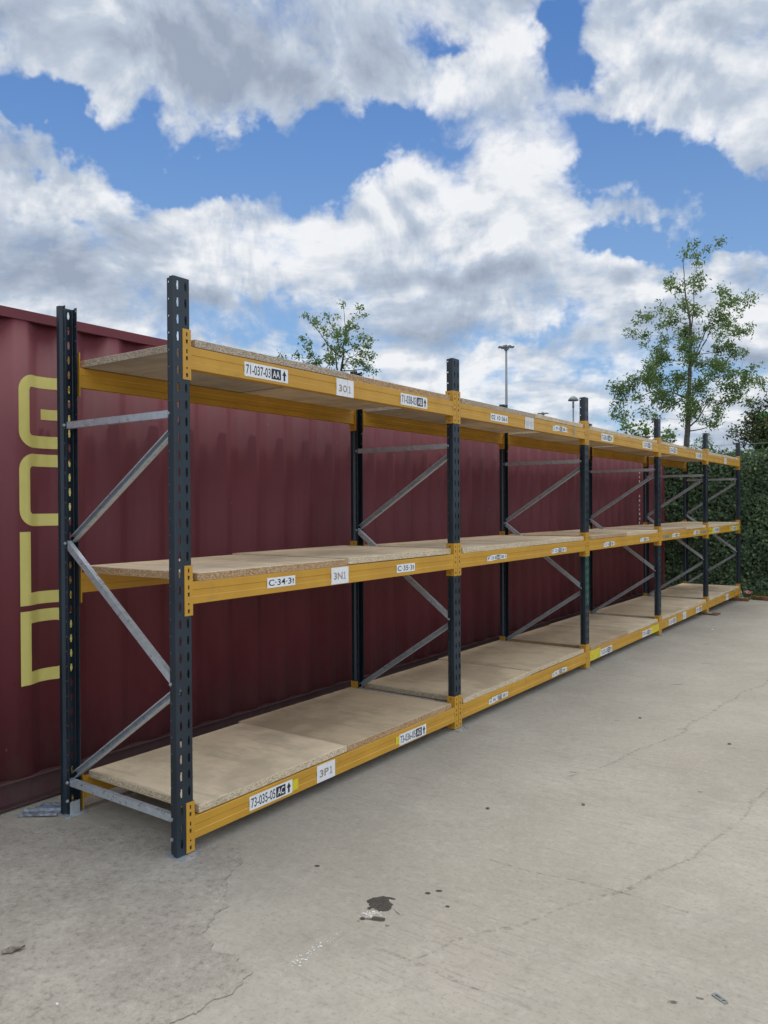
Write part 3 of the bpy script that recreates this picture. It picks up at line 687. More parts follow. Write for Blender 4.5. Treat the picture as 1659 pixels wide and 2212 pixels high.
def decal(key, y0, y1, z0, z1, style, txt='', box_='', name='beam_label', label=None):
    bay, lv = key; zb = ZC[lv]; W = y1-y0; Hh = z1-z0
    bm = bmesh.new()
    f3 = lambda u, v, z: (.0037+z, y0+u*W, zb+z0+v*Hh)
    T = .0008
    if style == 'big':        # 71-037-03 [AA] ^
        plate(bm, 0, 1, 0, 1, T, 0, f3)
        put_text(bm, txt, .035, .585, .16, .84, T+.0003, 1, f3, 0.010)
        quad(bm, .605, .83, .12, .88, T+.0003, 1, f3); put_text(bm, box_, .635, .80, .24, .76, T+.0006, 0, f3, 0.014)
        arrow(bm, .86, .965, .12, .88, T+.0003, 1, f3)
    elif style == 'plain':    # C.34.3 ^
        plate(bm, 0, 1, 0, 1, T, 0, f3)
        put_text(bm, txt, .05, .86, .18, .82, T+.0003, 1, f3, 0.012); arrow(bm, .89, .955, .18, .82, T+.0003, 1, f3)
    elif style == 'step':     # P 23 8[68] barcode ^
        plate(bm, .0, .30, 0, .80, T, 0, f3); plate(bm, .16, .88, .10, 1, T*1.6, 0, f3); plate(bm, .86, 1, .10, .92, T, 0, f3)
        a, b = txt.split(' ', 1)
        put_text(bm, a, .045, .125, .16, .70, T+.0003, 1, f3, 0.02)
        put_text(bm, b, .20, .455, .24, .80, T*1.6+.0003, 1, f3, 0.012)
        quad(bm, .475, .665, .14, .92, T*1.6+.0003, 1, f3); put_text(bm, box_, .495, .645, .24, .82, T*1.6+.0006, 0, f3, 0.01)
        for k in range(9): quad(bm, .715+k*.0165, .715+k*.0165+.0105, .24, .82, T*1.6+.0003, 3, f3)
        arrow(bm, .905, .965, .25, .80, T+.0003, 1, f3)
    elif style == 'square':   # 3N1
        plate(bm, 0, 1, 0, 1, T, 0 if box_ != 'faint' else 5, f3)
        fi, ft = (6, 0) if box_ == 'faint' else (2, 0.028)
        put_text(bm, txt[:-1], .14, .64, .26, .70, T+.0003, fi, f3, ft)
        quad(bm, .745, .79, .30, .70, T+.0003, fi, f3); quad(bm, .68, .85, .26, .305, T+.0003, fi, f3); quad(bm, .69, .75, .60, .65, T+.00035, fi, f3)
    elif style == 'split':    # 3O1 on two stickers
        plate(bm, 0, .625, 0, 1, T, 0, f3); plate(bm, .64, 1, 0, 1, T, 0, f3)
        put_text(bm, '3', .13, .32, .24, .66, T+.0003, 2, f3, 0.028); put_text(bm, 'O', .37, .605, .24, .66, T+.0003, 2, f3, 0.028); quad(bm, .745, .785, .27, .66, T+.0003, 2, f3); quad(bm, .68, .85, .24, .285, T+.0003, 2, f3); quad(bm, .69, .75, .575, .62, T+.00035, 2, f3)
    elif style == 'yellow': plate(bm, 0, 1, 0, 1, .0006, 4, f3)
    elif style == 'worn': plate(bm, 0, 1, 0, 1, T, 7, f3); quad(bm, .3, .85, .2, .8, T+.0003, 3, f3)
    elif style == 'tape': plate(bm, 0, 1, 0, 1, .0006, 8, f3)
    elif style == 'yellowtext':
        plate(bm, 0, 1, 0, 1, .0006, 4, f3); quad(bm, .36, .46, .25, .85, .0009, 1, f3); put_text(bm, txt, .04, .30, .3, .7, .0009, 1, f3, .01)
    elif style == 'yellowend':
        plate(bm, 0, 1, 0, 1, .0006, 4, f3); quad(bm, .83, .93, .3, .85, .0009, 1, f3)
    o = fin(name, bm, LM, BEAM[key], recalc=False)
    if label: o['label'] = label
    return o
t, m, b = 't', 'm', 'b'
decal((1, t), .379, .687, .065, .134, 'big', '71-037-03', 'AA'); decal((1, t), 1.084, 1.239, .050, .1455, 'split', '3O1'); decal((1, t), 1.717, 2.024, .064, .136, 'big', '71-038-03', 'AB')
decal((1, m), .525, .732, .079, .129, 'plain', 'C\u00b734\u00b73'); decal((1, m), 1.029, 1.181, .054, .146, 'square', '3N1'); decal((1, m), 1.663, 1.866, .073, .123, 'plain', 'C\u00b735\u00b73')
decal((1, b), .392, .699, .065, .134, 'big', '73-035-05', 'AC'); decal((1, b), .6995, .745, .072, .125, 'yellow'); decal((1, b), .896, 1.049, .053, .145, 'square', '3P1'); decal((1, b), 1.681, 1.989, .058, .126, 'big', '73-036-05', 'AD'); decal((1, b), 1.642, 1.6805, .073, .120, 'yellow')
decal((2, t), 2.905, 3.185, .067, .121, 'plain', '02 10 06'); decal((2, t), 3.496, 3.662, .052, .146, 'square', '10H1', 'faint'); decal((2, t), 4.047, 4.363, .077, .127, 'step', '2 09 6', '63'); decal((2, t), 4.511, 4.567, .0495, .1505, 'tape')
decal((2, m), 2.842, 3.154, .073, .114, 'step', 'P 23 8', '68'); decal((2, m), 4.015, 4.334, .069, .111, 'step', 'P 22 8', '92')
decal((2, b), 2.858, 3.169, .066, .110, 'step', 'H 06 7', '73'); decal((2, b), 4.012, 4.336, .060, .102, 'step', 'H 05 7', '59')
decal((3, t), 5.232, 5.549, .067, .139, 'big', '72-038-05', 'AE'); decal((3, t), 5.5495, 5.588, .072, .142, 'yellow'); decal((3, t), 6.549, 6.870, .071, .144, 'big', '72-037-05', 'AF'); decal((3, t), 6.513, 6.5485, .069, .143, 'yellow')
decal((3, m), 5.285, 5.598, .067, .113, 'step', 'J 10 4', '11'); decal((3, m), 6.431, 6.746, .071, .114, 'step', 'J 11 4', '12')
decal((3, b), 4.905, 5.1835, .051, .146, 'yellow'); decal((3, b), 5.184, 5.513, .054, .120, 'big', '72-032-03', 'DG'); decal((3, b), 6.504, 6.816, .056, .122, 'big', '72-031-03', 'DF'); decal((3, b), 6.8165, 7.130, .051, .132, 'yellow')
decal((4, t), 7.599, 7.914, .074, .144, 'big', '72-036-05', 'BB'); decal((4, t), 7.9145, 7.95, .072, .142, 'yellow'); decal((4, t), 8.881, 9.190, .065, .135, 'big', '72-035-05', 'BA'); decal((4, t), 8.846, 8.8805, .065, .137, 'yellow')
decal((4, m), 7.302, 7.610, .075, .111, 'worn'); decal((4, m), 7.707, 8.028, .076, .125, 'step', 'J 12 4', '13'); decal((4, m), 8.724, 9.032, .077, .128, 'step', 'J 13 4', '14'); decal((4, m), 9.136, 9.435, .079, .118, 'worn')
decal((4, b), 7.548, 7.862, .058, .127, 'big', '72-030-03', 'DE'); decal((4, b), 8.174, 8.337, .052, .146, 'square', '10K1', 'faint'); decal((4, b), 8.844, 9.160, .062, .130, 'big', '72-029-03', 'DD')
decal((5, t), 10.561, 10.710, .055, .146, 'square', '10M1', 'faint')
decal((5, m), 9.598, 9.8505, .062, .135, 'yellowtext', '74-'); decal((5, m), 9.851, 10.196, .070, .140, 'big', '72-028-05', 'BC'); decal((5, m), 10.917, 11.0955, .070, .130, 'yellow'); decal((5, m), 11.096, 11.414, .068, .132, 'big', '72-027-05', 'BD'); decal((5, m), 11.4145, 11.644, .070, .130, 'yellowend')
decal((5, b), 10.642, 10.821, .0525, .148, 'square', '10N1', 'faint')

# ------------------------------------------------------------------ chipboard panels
TH = .036
TONE = {(1, b): (1.10, .84), (1, m): (1.16, .98), (2, m): (1.0, 1.08), (2, b): (.92, .84), (3, b): (.86, .96), (3, m): (.92, 1.05)}
joints = {(1, t): 1.195, (1, m): 1.184, (1, b): 1.168, (2, t): 3.70, (2, m): 3.58, (2, b): 3.595, (3, t): 6.03, (3, m): 6.00, (3, b): 6.015, (4, t): 8.39, (4, m): 8.39, (4, b): 8.325, (5, t): 10.42, (5, m): 10.60, (5, b): 10.64}
mats = {(1, t): ('grey', 'brown'), (1, m): ('brown', 'pale'), (1, b): ('pale', 'brown'), (2, t): ('grey', 'pale'), (2, m): ('pale', 'pale'), (2, b): ('pale', 'pale'), (3, t): ('pale', 'pale'), (3, m): ('brown', 'pale'), (3, b): ('brown', 'pale'),
        (4, t): ('pale', 'brown'), (4, m): ('brown', 'pale'), (4, b): ('pale', 'pale'), (5, t): ('pale', 'pale'), (5, m): ('pale', 'pale'), (5, b): ('pale', 'pale')}
bayn = ['', 'nearest bay', 'second bay from the camera', 'third bay from the camera', 'fourth bay from the camera', 'farthest bay']
levn = dict(t='top', m='middle', b='bottom'); matn = dict(pale='pale', brown='brown-edged', grey='greyish')
rr = random.Random(3)
for (bay, lv), yj in joints.items():
    ya, yb = YP[bay-1]+.080, YP[bay]-.082
    z0 = ZC[lv]+.1512
    sh = {(1, m): (.018, -.055), (1, b): (.045, .002), (1, t): (0, 0)}.get((bay, lv), (rr.uniform(-.01, .01), rr.uniform(-.02, .01)))
    for k, (a, c) in enumerate(((ya, yj-.003), (yj+.003, yb))):
        dz = {0: [0, .004], 1: [.003, 0], 2: [0, .002]}[(bay*2+ord(lv)) % 3][k] if (bay, lv) != (1, b) else [.004, -.0006][k]
        xa, xb = -D_+.012+sh[k], -.001-(.002 if k else 0)
        bm = bmesh.new()
        cx, cy = (xa+xb)/2, (a+c)/2
        box(bm, xa-cx, xb-cx, a-cy, c-cy, 0, TH)
        bmesh.ops.bevel(bm, geom=list(bm.edges), offset=.0018, segments=1, affect='EDGES')
        bmesh.ops.subdivide_edges(bm, edges=[e_ for e_ in bm.edges if e_.calc_length() > .5], cuts=24, use_grid_fill=True)
        for v in bm.verts:   # knocked corners and slightly ragged arrises
            e1 = abs(abs(v.co.x)-(xb-xa)/2) < .003
            if e1: v.co.x += noise.noise(Vector((v.co.y*9+bay, v.co.z*40, k*7+ord(lv))))*.0022
        o = fin('shelf_panel', bm, M[mats[(bay, lv)][k]])
        o['half'] = (c-a)/2
        o.location = (cx, cy, z0+dz); o.rotation_euler.z = rr.uniform(-.002, .002)
        q = TONE.get((bay, lv), (rr.uniform(.84, 1.05), rr.uniform(.84, 1.05)))[k]; o.color = (q, q*(.975 if q < .95 else 1.0), q*(.93 if q < .95 else .99), 1)
        tag(o, f"{matn[mats[(bay, lv)][k]]} chipboard panel, {'nearer' if k == 0 else 'farther'} of two on {levn[lv]} shelf of {bayn[bay]}", 'shelf panel', 'chipboard panels lying on the racking beams')

# ------------------------------------------------------------------ shipping container
CX = -1.140; CY0, CY1 = -0.78, 11.41; CZ = 2.59; CW = 2.438
cont = tag(empty('shipping_container', (CX-CW/2, CY0, 0)), 'long maroon corrugated shipping container with yellow lettering behind the racking', 'shipping container')
def cpart(name, bm, mt=None, **k):
    o = fin(name, bm, mt or M['cont'], **k); o.parent = cont; o.matrix_parent_inverse = Matrix.Translation(-Vector(cont.location)); return o
PIT, DEP = .278, .036
def corr(y, base=-.127):
    s = (y-base) % PIT
    if s < .072: return 0
    if s < .140: return -DEP*(s-.072)/.068
    if s < .210: return -DEP
    return -DEP*(1-(s-.210)/.068)
def breaks(y0, y1, base=-.127):
    L = [y0]; k = math.floor((y0-base)/PIT)
    while True:
        for q in (0, .072, .140, .210):
            y = base+k*PIT+q
            if y0+1e-4 < y < y1-1e-4: L.append(y)
        if base+k*PIT > y1: break
        k += 1
    return sorted(L)+[y1]
def soft(y): return sum(corr(y+k*.0045) for k in (-3, -2, -1, 0, 1, 2, 3))/7
OFFS = (-.0135, -.0075, -.0025, .0025, .0075, .0135)
def fine_breaks(y0, y1):
    L = breaks(y0-.05, y1+.05)[1:-1]; q = sorted(b_+o_ for b_ in L for o_ in OFFS)
    return [y0]+[y for y in q if y0+.001 < y < y1-.001]+[y1]
def wall(y0, y1, z0, z1, x, name, flip=1):
    bm = bmesh.new(); L = fine_breaks(y0, y1)
    cols = [[bm.verts.new((x+flip*(soft(y)), y, z)) for z in (z0, z1)] for y in L]
    for A, B in zip(cols, cols[1:]): bm.faces.new((A[0], B[0], B[1], A[1]))
    o = cpart(name, bm, smooth=True); s = o.modifiers.new('thick', 'SOLIDIFY'); s.thickness = .002; s.offset = -1 if flip > 0 else 1
    return o
wx = CX-.006
wall(CY0+.16, CY1-.10, .150, 2.535, wx, 'side_wall'); wall(CY0+.16, CY1-.10, .150, 2.535, CX-CW+.006, 'side_wall', -1)
bm = bmesh.new(); box(bm, CX-.060, CX, CY0+.16, CY1-.16, 2.535, 2.586); box(bm, CX-CW, CX-CW+.06, CY0+.16, CY1-.16, 2.535, 2.586); cpart('top_rail', bm)
bm = bmesh.new()   # bottom rails: recessed web with flanges
for s, x in ((1, CX), (-1, CX-CW)):
    a, b = sorted((x-s*.060, x-s*.052)); box(bm, a, b, CY0+.16, CY1-.16, .012, .146)
    a, b = sorted((x-s*.060, x+s*.004)); box(bm, a, b, CY0+.16, CY1-.16, .146, .154)
    a, b = sorted((x-s*.050, x-s*.004)); box(bm, a, b, CY0+.16, CY1-.16, .012, .020)
cpart('bottom_rail', bm, M['contdark'])
bm = bmesh.new(); box(bm, CX-CW+.06, CX-.06, CY0+.05, CY1-.05, .10, .148); cpart('floor_frame', bm, M['dark'])
bm = bmesh.new()
for x in (CX-.14, CX-CW):
    for y in (CY0, CY1-.098): box(bm, x, x+.14, y, y+.098 if y > 0 else y+.16, .122, 2.470)
cpart('corner_post', bm)
bm = bmesh.new()
for x in (CX-.170, CX-CW-.004):
    for y in (CY0-.004, CY1-.172):
        for z in (0.004, 2.472): box(bm, x, x+.176, y, y+.178, z, z+.118)
cpart('corner_casting', bm)
bm = bmesh.new(); box(bm, CX-CW+.05, CX-.05, CY0+.05, CY1-.05, 2.570, 2.578); cpart('roof', bm)
# end walls
for y, s, nm in ((CY0+.02, 1, 'end_wall'), (CY1-.05, -1, 'end_door')):
    bm = bmesh.new(); xs = [CX-CW+.14+i*.0675 for i in range(33)]
    cols = [[bm.verts.new((x, y+(.03*s if (i//2) % 2 else 0), z)) for z in (.13, 2.50)] for i, x in enumerate(xs)]
    for A, B in zip(cols, cols[1:]): bm.faces.new((A[0], B[0], B[1], A[1]))
    cpart(nm, bm)
bm = bmesh.new(); box(bm, CX-CW+.14, CX-.14, CY0+.01, CY0+.09, .012, .13); box(bm, CX-CW+.14, CX-.14, CY1-.09, CY1-.01, .012, .13); box(bm, CX-CW+.14, CX-.14, CY0+.01, CY0+.09, 2.50, 2.585); box(bm, CX-CW+.14, CX-.14, CY1-.09, CY1-.01, 2.50, 2.585); cpart('end_sill', bm)
# GOLD, painted vertically on the corrugated side
LY0, LY1 = -.109, .196; SW = .062
def rrect(x0, x1, y0, y1, rtl, rtr, rbr, rbl, n=6):
    pts = []
    for cx, cy, r, a0 in ((x1-rtr, y1-rtr, rtr, 0), (x0+rtl, y1-rtl, rtl, 90), (x0+rbl, y0+rbl, rbl, 180), (x1-rbr, y0+rbr, rbr, 270)):
        if r <= 0: pts.append((cx, cy))
        else:
            for k in range(n+1):
                a = R(a0+90*k/n); pts.append((cx+r*math.cos(a), cy+r*math.sin(a)))
    return pts
def glyph(polys, name):
    bm = bmesh.new()
    for outer, inner in polys:
        loops = [[Vector((*p, 0)) for p in outer]]+([[Vector((*p, 0)) for p in inner]] if inner else [])
        al = [p for l in loops for p in l]; vs = [bm.verts.new((0, p.x, p.y)) for p in al]
        for tr in tessellate_polygon(loops):
            try: bm.faces.new([vs[k] for k in tr])
            except ValueError: pass
    for y in fine_breaks(LY0-.02, LY1+.02)[1:-1]:
        bmesh.ops.bisect_plane(bm, geom=list(bm.verts)+list(bm.edges)+list(bm.faces), plane_co=(0, y, 0), plane_no=(0, 1, 0))
    for v in bm.verts: v.co.x = wx+soft(v.co.y)+.0034
    bmesh.ops.recalc_face_normals(bm, faces=bm.faces)
    cpart(name, bm, M['letter'], recalc=False)
def bar(x0, x1, y0, y1): return ([(x0, y0), (x1, y0), (x1, y1), (x0, y1)], None)
O_out = rrect(LY0, LY1, 1.461, 1.843, .085, .085, .085, .085); O_in = rrect(LY0+SW, LY1-SW, 1.526, 1.777, .022, .022, .022, .022)
# G: ring with its right side opened above the dash
g_out = [(LY1, 2.085), (LY1-SW, 2.085)] ; 
G = []
no = rrect(LY0, LY1, 1.875, 2.258, .085, .085, .085, .085, 8); ni = rrect(LY0+SW, LY1-SW, 1.940, 2.196, .022, .022, .022, .022, 8)
seg = 9
def arcs(lst): return [lst[i*seg:(i+1)*seg] for i in range(4)]      # TR, TL, BL, BR
(TR, TL, BL, BR), (tr, tl, bl, br) = arcs(no), arcs(ni)
outer = [(LY1, 2.135)]+TR+TL+BL+BR+[(LY1, 2.085), (.034, 2.085), (.034, 2.029), (LY1-SW, 2.029)]+br[::-1]+bl[::-1]+tl[::-1]+tr[::-1]+[(LY1-SW, 2.135)]
glyph([(outer, None)], 'painted_letter_g'); glyph([(O_out, O_in)], 'painted_letter_o')
glyph([([(LY0, 1.046), (LY1, 1.046), (LY1, 1.112), (LY0+SW, 1.112), (LY0+SW, 1.432), (LY0, 1.432)], None)], 'painted_letter_l')
glyph([(rrect(LY0, LY1, .630, 1.016, 0, .085, .085, 0), rrect(LY0+SW, LY1-SW, .697, .951, 0, .03, .03, 0))], 'painted_letter_d')
for o in cont.children:
    if o.name.startswith('painted_letter'): o.name = 'painted_letter'
# small white code marks at the far end
bm = bmesh.new(); f3 = lambda u, v, z: (CX+.0042-.002+z, u, v)
xw = CX+.0035
def wq(y0, y1, z0, z1): bm.faces.new([bm.verts.new((xw, *p)) for p in ((y0, z0), (y1, z0), (y1, z1), (y0, z1))])
yy, zz_ = 10.36, 1.86
for a in ((yy, yy+.13, zz_, zz_+.008), (yy, yy+.13, zz_+.125, zz_+.133), (yy, yy+.012, zz_, zz_+.133), (yy+.118, yy+.13, zz_, zz_+.133)): wq(*a)
put_text(bm, '2', yy+.03, yy+.10, zz_+.022, zz_+.112, xw, 0, lambda u, v, z: (z, u, v), .02)
z = 2.10
for k in range(11):
    wq(10.02, 10.06+rr.uniform(-.01, .02), z-.058, z-.020 if k % 3 else z-.03); z -= .07 if k != 3 else .16
cpart('painted_code', bm, M['offwhite'], recalc=False)

# ------------------------------------------------------------------ vegetation
def leaf_into(bm, p, size, asp, nrm, rnd, mi=0):
    t = nrm.orthogonal().normalized(); t = Matrix.Rotation(rnd.uniform(0, 6.283), 3, nrm) @ t; s = nrm.cross(t)
    L, W2 = size, size*asp*.5
    v = [bm.verts.new(p), bm.verts.new(p+t*L*.5+s*W2+nrm*L*.06), bm.verts.new(p+t*L-nrm*L*.10), bm.verts.new(p+t*L*.5-s*W2+nrm*L*.06)]
    bm.faces.new(v).material_index = mi
def rdir(rnd, up=0.3):
    v = Vector((rnd.gauss(0, 1), rnd.gauss(0, 1), rnd.gauss(0, 1)+up)); return v.normalized()
def drawn_tree(name, label, cat, base, height0, scale, origin, clumps, trunks, leafsize, leafmat, asp, perclump, yaw, trunk_r, depth_k=0.45, seed=1, group=None, tw=0.006):
    """clumps: (x,y,r) in drawing units (y down) around `origin`; becomes a volumetric tree of real size"""
    rnd = random.Random(seed)
    root = empty(name, base, yaw)
    tag(root, label, cat, group)
    def loc(x, y, dpt=0.0): return Vector(((x-origin[0])*scale, dpt, height0+(origin[1]-y)*scale))
    bt = bmesh.new(); nodes = []
    for tk in trunks:
        pts = [loc(a, b, c) for a, b, c, _ in tk]; rad = [q[3] for q in tk]
        dense, dr = [], []
        for i in range(len(pts)-1):
            for k in range(6):
                f = k/6; dense.append(pts[i].lerp(pts[i+1], f)+Vector((noise.noise(pts[i]*3+Vector((f*3, 0, seed)))*.02, 0, 0))); dr.append(rad[i]*(1-f)+rad[i+1]*f)
        dense.append(pts[-1]); dr.append(rad[-1])
        tube(bt, dense, dr, 10)
        for q, r_ in zip(dense, dr): nodes.append((q, r_))
    bl = bmesh.new()
    W = max(abs(c[0]-origin[0]) for c in clumps)*scale
    cl = []
    for x, y, r in clumps:
        lx = (x-origin[0])*scale
        dp = rnd.uniform(-1, 1)*math.sqrt(max(.05, 1-(lx/W)**2))*W*depth_k
        if abs(lx) > W*.75: dp *= .3
        cl.append((loc(x, y, dp), r*scale))
    ax = loc(origin[0], origin[1])
    cl.sort(key=lambda c: min((c[0]-n_[0]).length for n_ in nodes))
    for p, r in cl:
        # connect to a node that is lower and closer to the trunk
        best = min(nodes, key=lambda n_: (n_[0]-p).length+max(0, n_[0].z-p.z+.05)*1.6+(0.25 if n_[1] < .004 else 0))
        q, qr = best; rad0 = min(qr*.7, .006+.014*(p-q).length)
        rad0 = max(rad0, tw*.6)
        mid = q.lerp(p, .5)+Vector((rnd.uniform(-.06, .06), rnd.uniform(-.06, .06), -abs((p-q).length)*.10))
        pts = []
        for k in range(7):
            f = k/6; a = q.lerp(mid, f).lerp(mid.lerp(p, f), f); pts.append(a+Vector((noise.noise(a*5), noise.noise(a*5+Vector((4, 4, 4))), noise.noise(a*5+Vector((8, 8, 8)))))*.05*f*(1-f)*4*max(.3, (p-q).length))
        rd = [rad0*(1-.55*k/6) for k in range(7)]
        tube(bt, pts, rd, 5)
        for a, r_ in zip(pts[2:], rd[2:]): nodes.append((a, r_))
        for k in range(max(2, int(r/scale/12))):     # twigs
            e_ = p+rdir(rnd, .2)*r*rnd.uniform(.6, 1.1); tube(bt, [p, p.lerp(e_, .5)+rdir(rnd)*r*.12, e_], [rd[-1]*.7, rd[-1]*.5, .0015], 4, cap=False)
        n = int(perclump*(r/scale/60)**1.7)
        tips = [p+Vector((rnd.gauss(0, .42), rnd.gauss(0, .42), rnd.gauss(0, .36)))*r for _ in range(max(3, n//7))]
        for k in range(n):
            c = rnd.choice(tips); o_ = Vector((rnd.gauss(0, 1), rnd.gauss(0, 1), rnd.gauss(0, .8)))*leafsize*.75
            leaf_into(bl, c+o_, leafsize*rnd.uniform(.6, 1.25), asp, rdir(rnd, .5), rnd)
    fin('trunk', bt, M['bark'] if trunk_r > .05 else M['twig'], root, smooth=True); fin('crown', bl, leafmat, root, recalc=False)
    return root
BIG = [(825,200,40),(1040,205,35),(800,260,35),(945,255,25),(815,340,40),(910,355,35),(800,400,45),(945,435,45),(750,470,40),(880,500,50),(770,545,50),(920,560,35),(850,600,40),(1070,645,50),(1130,650,30),(1010,660,35),(680,680,40),(1265,650,50),(1415,610,25),(1340,690,50),(1210,690,40),(1360,740,30),
(490,770,50),(430,820,25),(575,760,25),(720,750,50),(850,690,50),(960,730,60),(1100,760,60),(1190,740,50),(690,840,80),(600,820,40),(340,915,25),(400,930,35),(460,960,45),(545,910,35),(530,1010,30),(830,930,90),(720,960,50),(950,960,80),(1040,900,60),(1140,830,80),(1240,870,70),(1300,950,60),(1390,895,25),(1340,960,35),
(870,1040,60),(1030,1030,50),(1180,990,40),(600,1090,50),(560,1100,25),(620,1170,80),(540,1240,60),(490,1185,20),(730,1130,60),(800,1080,60),(850,1150,70),(800,1230,80),(990,1220,60),(1060,1140,60),(1180,1100,70),(1130,1200,60),(1250,1150,50),(1370,1140,35),(1210,1210,40),(1450,1280,30),
(430,1310,60),(340,1390,60),(240,1430,60),(150,1430,30),(300,1460,70),(220,1500,60),(400,1400,60),(500,1340,60),(450,1450,50),(540,1420,50),(620,1290,60),(700,1350,70),(800,1340,60),(900,1320,80),(1000,1300,70),(1110,1280,70),(1180,1290,60),(1290,1310,70),(1350,1340,60),(1420,1370,50),(1490,1400,50),(1540,1440,30),(1350,1430,40),
(230,1570,50),(180,1640,40),(170,1700,35),(240,1730,40),(300,1700,35),(400,1680,40),(440,1600,40),(330,1560,50),(560,1530,60),(640,1500,70),(720,1450,60),(600,1600,60),(540,1660,45),(640,1680,50),(700,1600,60),(780,1540,50),(760,1620,50),(740,1690,40),
(880,1450,80),(1000,1450,70),(1100,1480,80),(1200,1510,70),(1290,1540,50),(1150,1590,70),(1230,1610,50),(1330,1600,40),(1050,1570,60),(940,1560,60),(900,1650,60),(1000,1650,60),(820,1730,50),(1060,1730,50),(980,1760,40),(960,1820,40),(1100,1790,25)]
TRK = [[(832, 3080, 0, .13), (838, 1950, 0, .085), (850, 1750, 0, .075), (855, 1500, 0, .062), (870, 1250, 0, .05), (875, 1000, 0, .038), (870, 850, 0, .03), (840, 650, .05, .022), (822, 450, .05, .014), (812, 260, .05, .006)],
       [(862, 1300, 0, .035), (930, 1150, .1, .028), (1000, 1000, .15, .02), (1060, 860, .2, .012)], [(880, 1260, 0, .03), (960, 1100, -.1, .024), (1040, 950, -.15, .016)], [(868, 1010, 0, .022), (900, 700, -.05, .014), (905, 440, 0, .006)],
       [(850, 1560, 0, .03), (700, 1480, .1, .02), (520, 1490, .1, .014), (330, 1560, .1, .007)], [(852, 1820, 0, .03), (930, 1740, -.1, .02), (1010, 1600, -.15, .012)], [(858, 1480, 0, .03), (1040, 1380, .1, .02), (1250, 1330, .1, .01)]]
drawn_tree('rowan_tree', 'tall slim tree with airy feathery crown rising behind the hedge', 'tree', (-3.638, 22.631, -0.11), 3.472+.11, .003342, (838, 1950), BIG, TRK, .115, M['leafA'], .38, 150, YAW, .1, seed=4)
MID = [(390,365,45),(520,460,60),(550,520,30),(650,525,35),(660,610,35),(700,360,35),(720,420,30),(840,445,25),(810,530,40),(850,590,35),(935,260,40),(1160,260,45),(1200,350,40),(1090,400,25),(1045,450,35),(1020,565,50),(1120,570,40),(1010,640,50),(960,660,40),(1220,640,50),(1280,670,30),(1150,670,30),(1330,735,40),(1250,770,30),(870,710,70),(700,700,40),(690,750,35),(790,840,70),(990,750,50),(980,790,40),(880,850,40),(960,920,50),(1130,850,50),(1200,880,60),(1280,850,45),(1340,900,50),(1320,950,35),(1270,970,25),(740,960,60),(690,990,40),(770,1020,60),(880,960,40),(1060,1000,40),(1000,1040,30),(950,1080,40),(1190,1090,60),(1260,1120,50),(1380,1170,30),(1120,1110,30),(1330,1170,30),(370,730,40),(395,800,25),(470,800,30),(430,900,35),(450,960,50),(500,1010,60),(560,1050,50),(270,960,45),(400,1040,30),(780,1100,50),(0, 950, 30), (60, 985, 35),
       (600, 1250, 90), (850, 1300, 110), (1100, 1300, 100), (1300, 1350, 90), (400, 1300, 90), (700, 1500, 120), (1000, 1520, 120), (500, 1550, 100), (1250, 1580, 100), (850, 1750, 120), (200, 1200, 60)]
TRM = [[(880, 4250, 0, .09), (900, 2300, 0, .06), (905, 1165, 0, .022), (930, 950, 0, .017), (935, 780, 0, .013), (965, 650, 0, .009), (945, 300, 0, .004)], [(890, 1900, 0, .03), (845, 1140, .05, .016), (810, 900, .05, .012), (700, 770, .05, .009), (600, 620, .05, .007), (430, 410, .05, .004)],
       [(880, 830, 0, .008), (830, 680, -.04, .006), (760, 500, -.05, .005), (705, 380, -.05, .003)], [(895, 1750, 0, .03), (700, 1200, -.1, .014), (560, 1060, -.1, .008), (410, 850, -.1, .004)], [(960, 680, 0, .008), (1040, 480, .04, .005), (1150, 290, .05, .003)], [(935, 900, 0, .01), (1080, 830, .05, .007), (1180, 780, .05, .004)], [(925, 1000, 0, .009), (1050, 980, -.05, .007), (1200, 870, -.05, .004)]]
drawn_tree('birch_tree', 'sparse young tree with upswept branches showing above the top shelf of the nearest bay', 'tree', (-6.624, 9.448, -.02), 4.154+.02, .001319, (905, 1165), MID, TRM, .054, M['leafB'], .62, 80, YAW, .02, depth_k=.3, seed=9, tw=.004)
SH1 = [(520, 1840, 30), (500, 1880, 30), (280, 1810, 35), (250, 1850, 30), (310, 1840, 30), (400, 1790, 32), (420, 1840, 30), (390, 1880, 35), (460, 1860, 30), (340, 1890, 45), (450, 1900, 40), (640, 1860, 28), (700, 1900, 30), (620, 1920, 35), (690, 1940, 30), (660, 1890, 20), (550, 1950, 60), (420, 1980, 70), (300, 1960, 60), (650, 2010, 70), (450, 2100, 110), (600, 2150, 110), (350, 2150, 100)]
drawn_tree('leafy_shrub', 'round-leaved shrub peeping over the top shelf behind the container end', 'shrub', (-2.191, 13.829, -.05), 2.85+.05, .002228, (450, 1950), SH1, [[(450, 3180, 0, .05), (450, 2200, 0, .03), (420, 1960, 0, .012)], [(460, 2500, 0, .02), (600, 2050, .05, .01), (660, 1900, .05, .005)]], .075, M['leafB'], .85, 70, YAW, .02, depth_k=.4, seed=12, tw=.004)
SH2 = [(1000, 1900, 30), (960, 1930, 35), (1030, 1960, 40), (930, 1980, 40), (1000, 2010, 60), (900, 2040, 50), (1080, 2060, 60), (980, 2120, 90)]
drawn_tree('leafy_shrub', 'small leafy shrub behind the hedge right of the rowan trunk', 'shrub', (-1.267, 14.489, -.05), 2.844+.05, .002228, (960, 1950), SH2, [[(960, 3180, 0, .04), (960, 2200, 0, .02), (970, 1980, 0, .008)]], .06, M['leafA'], .6, 60, YAW, .02, depth_k=.5, seed=13, tw=.004)
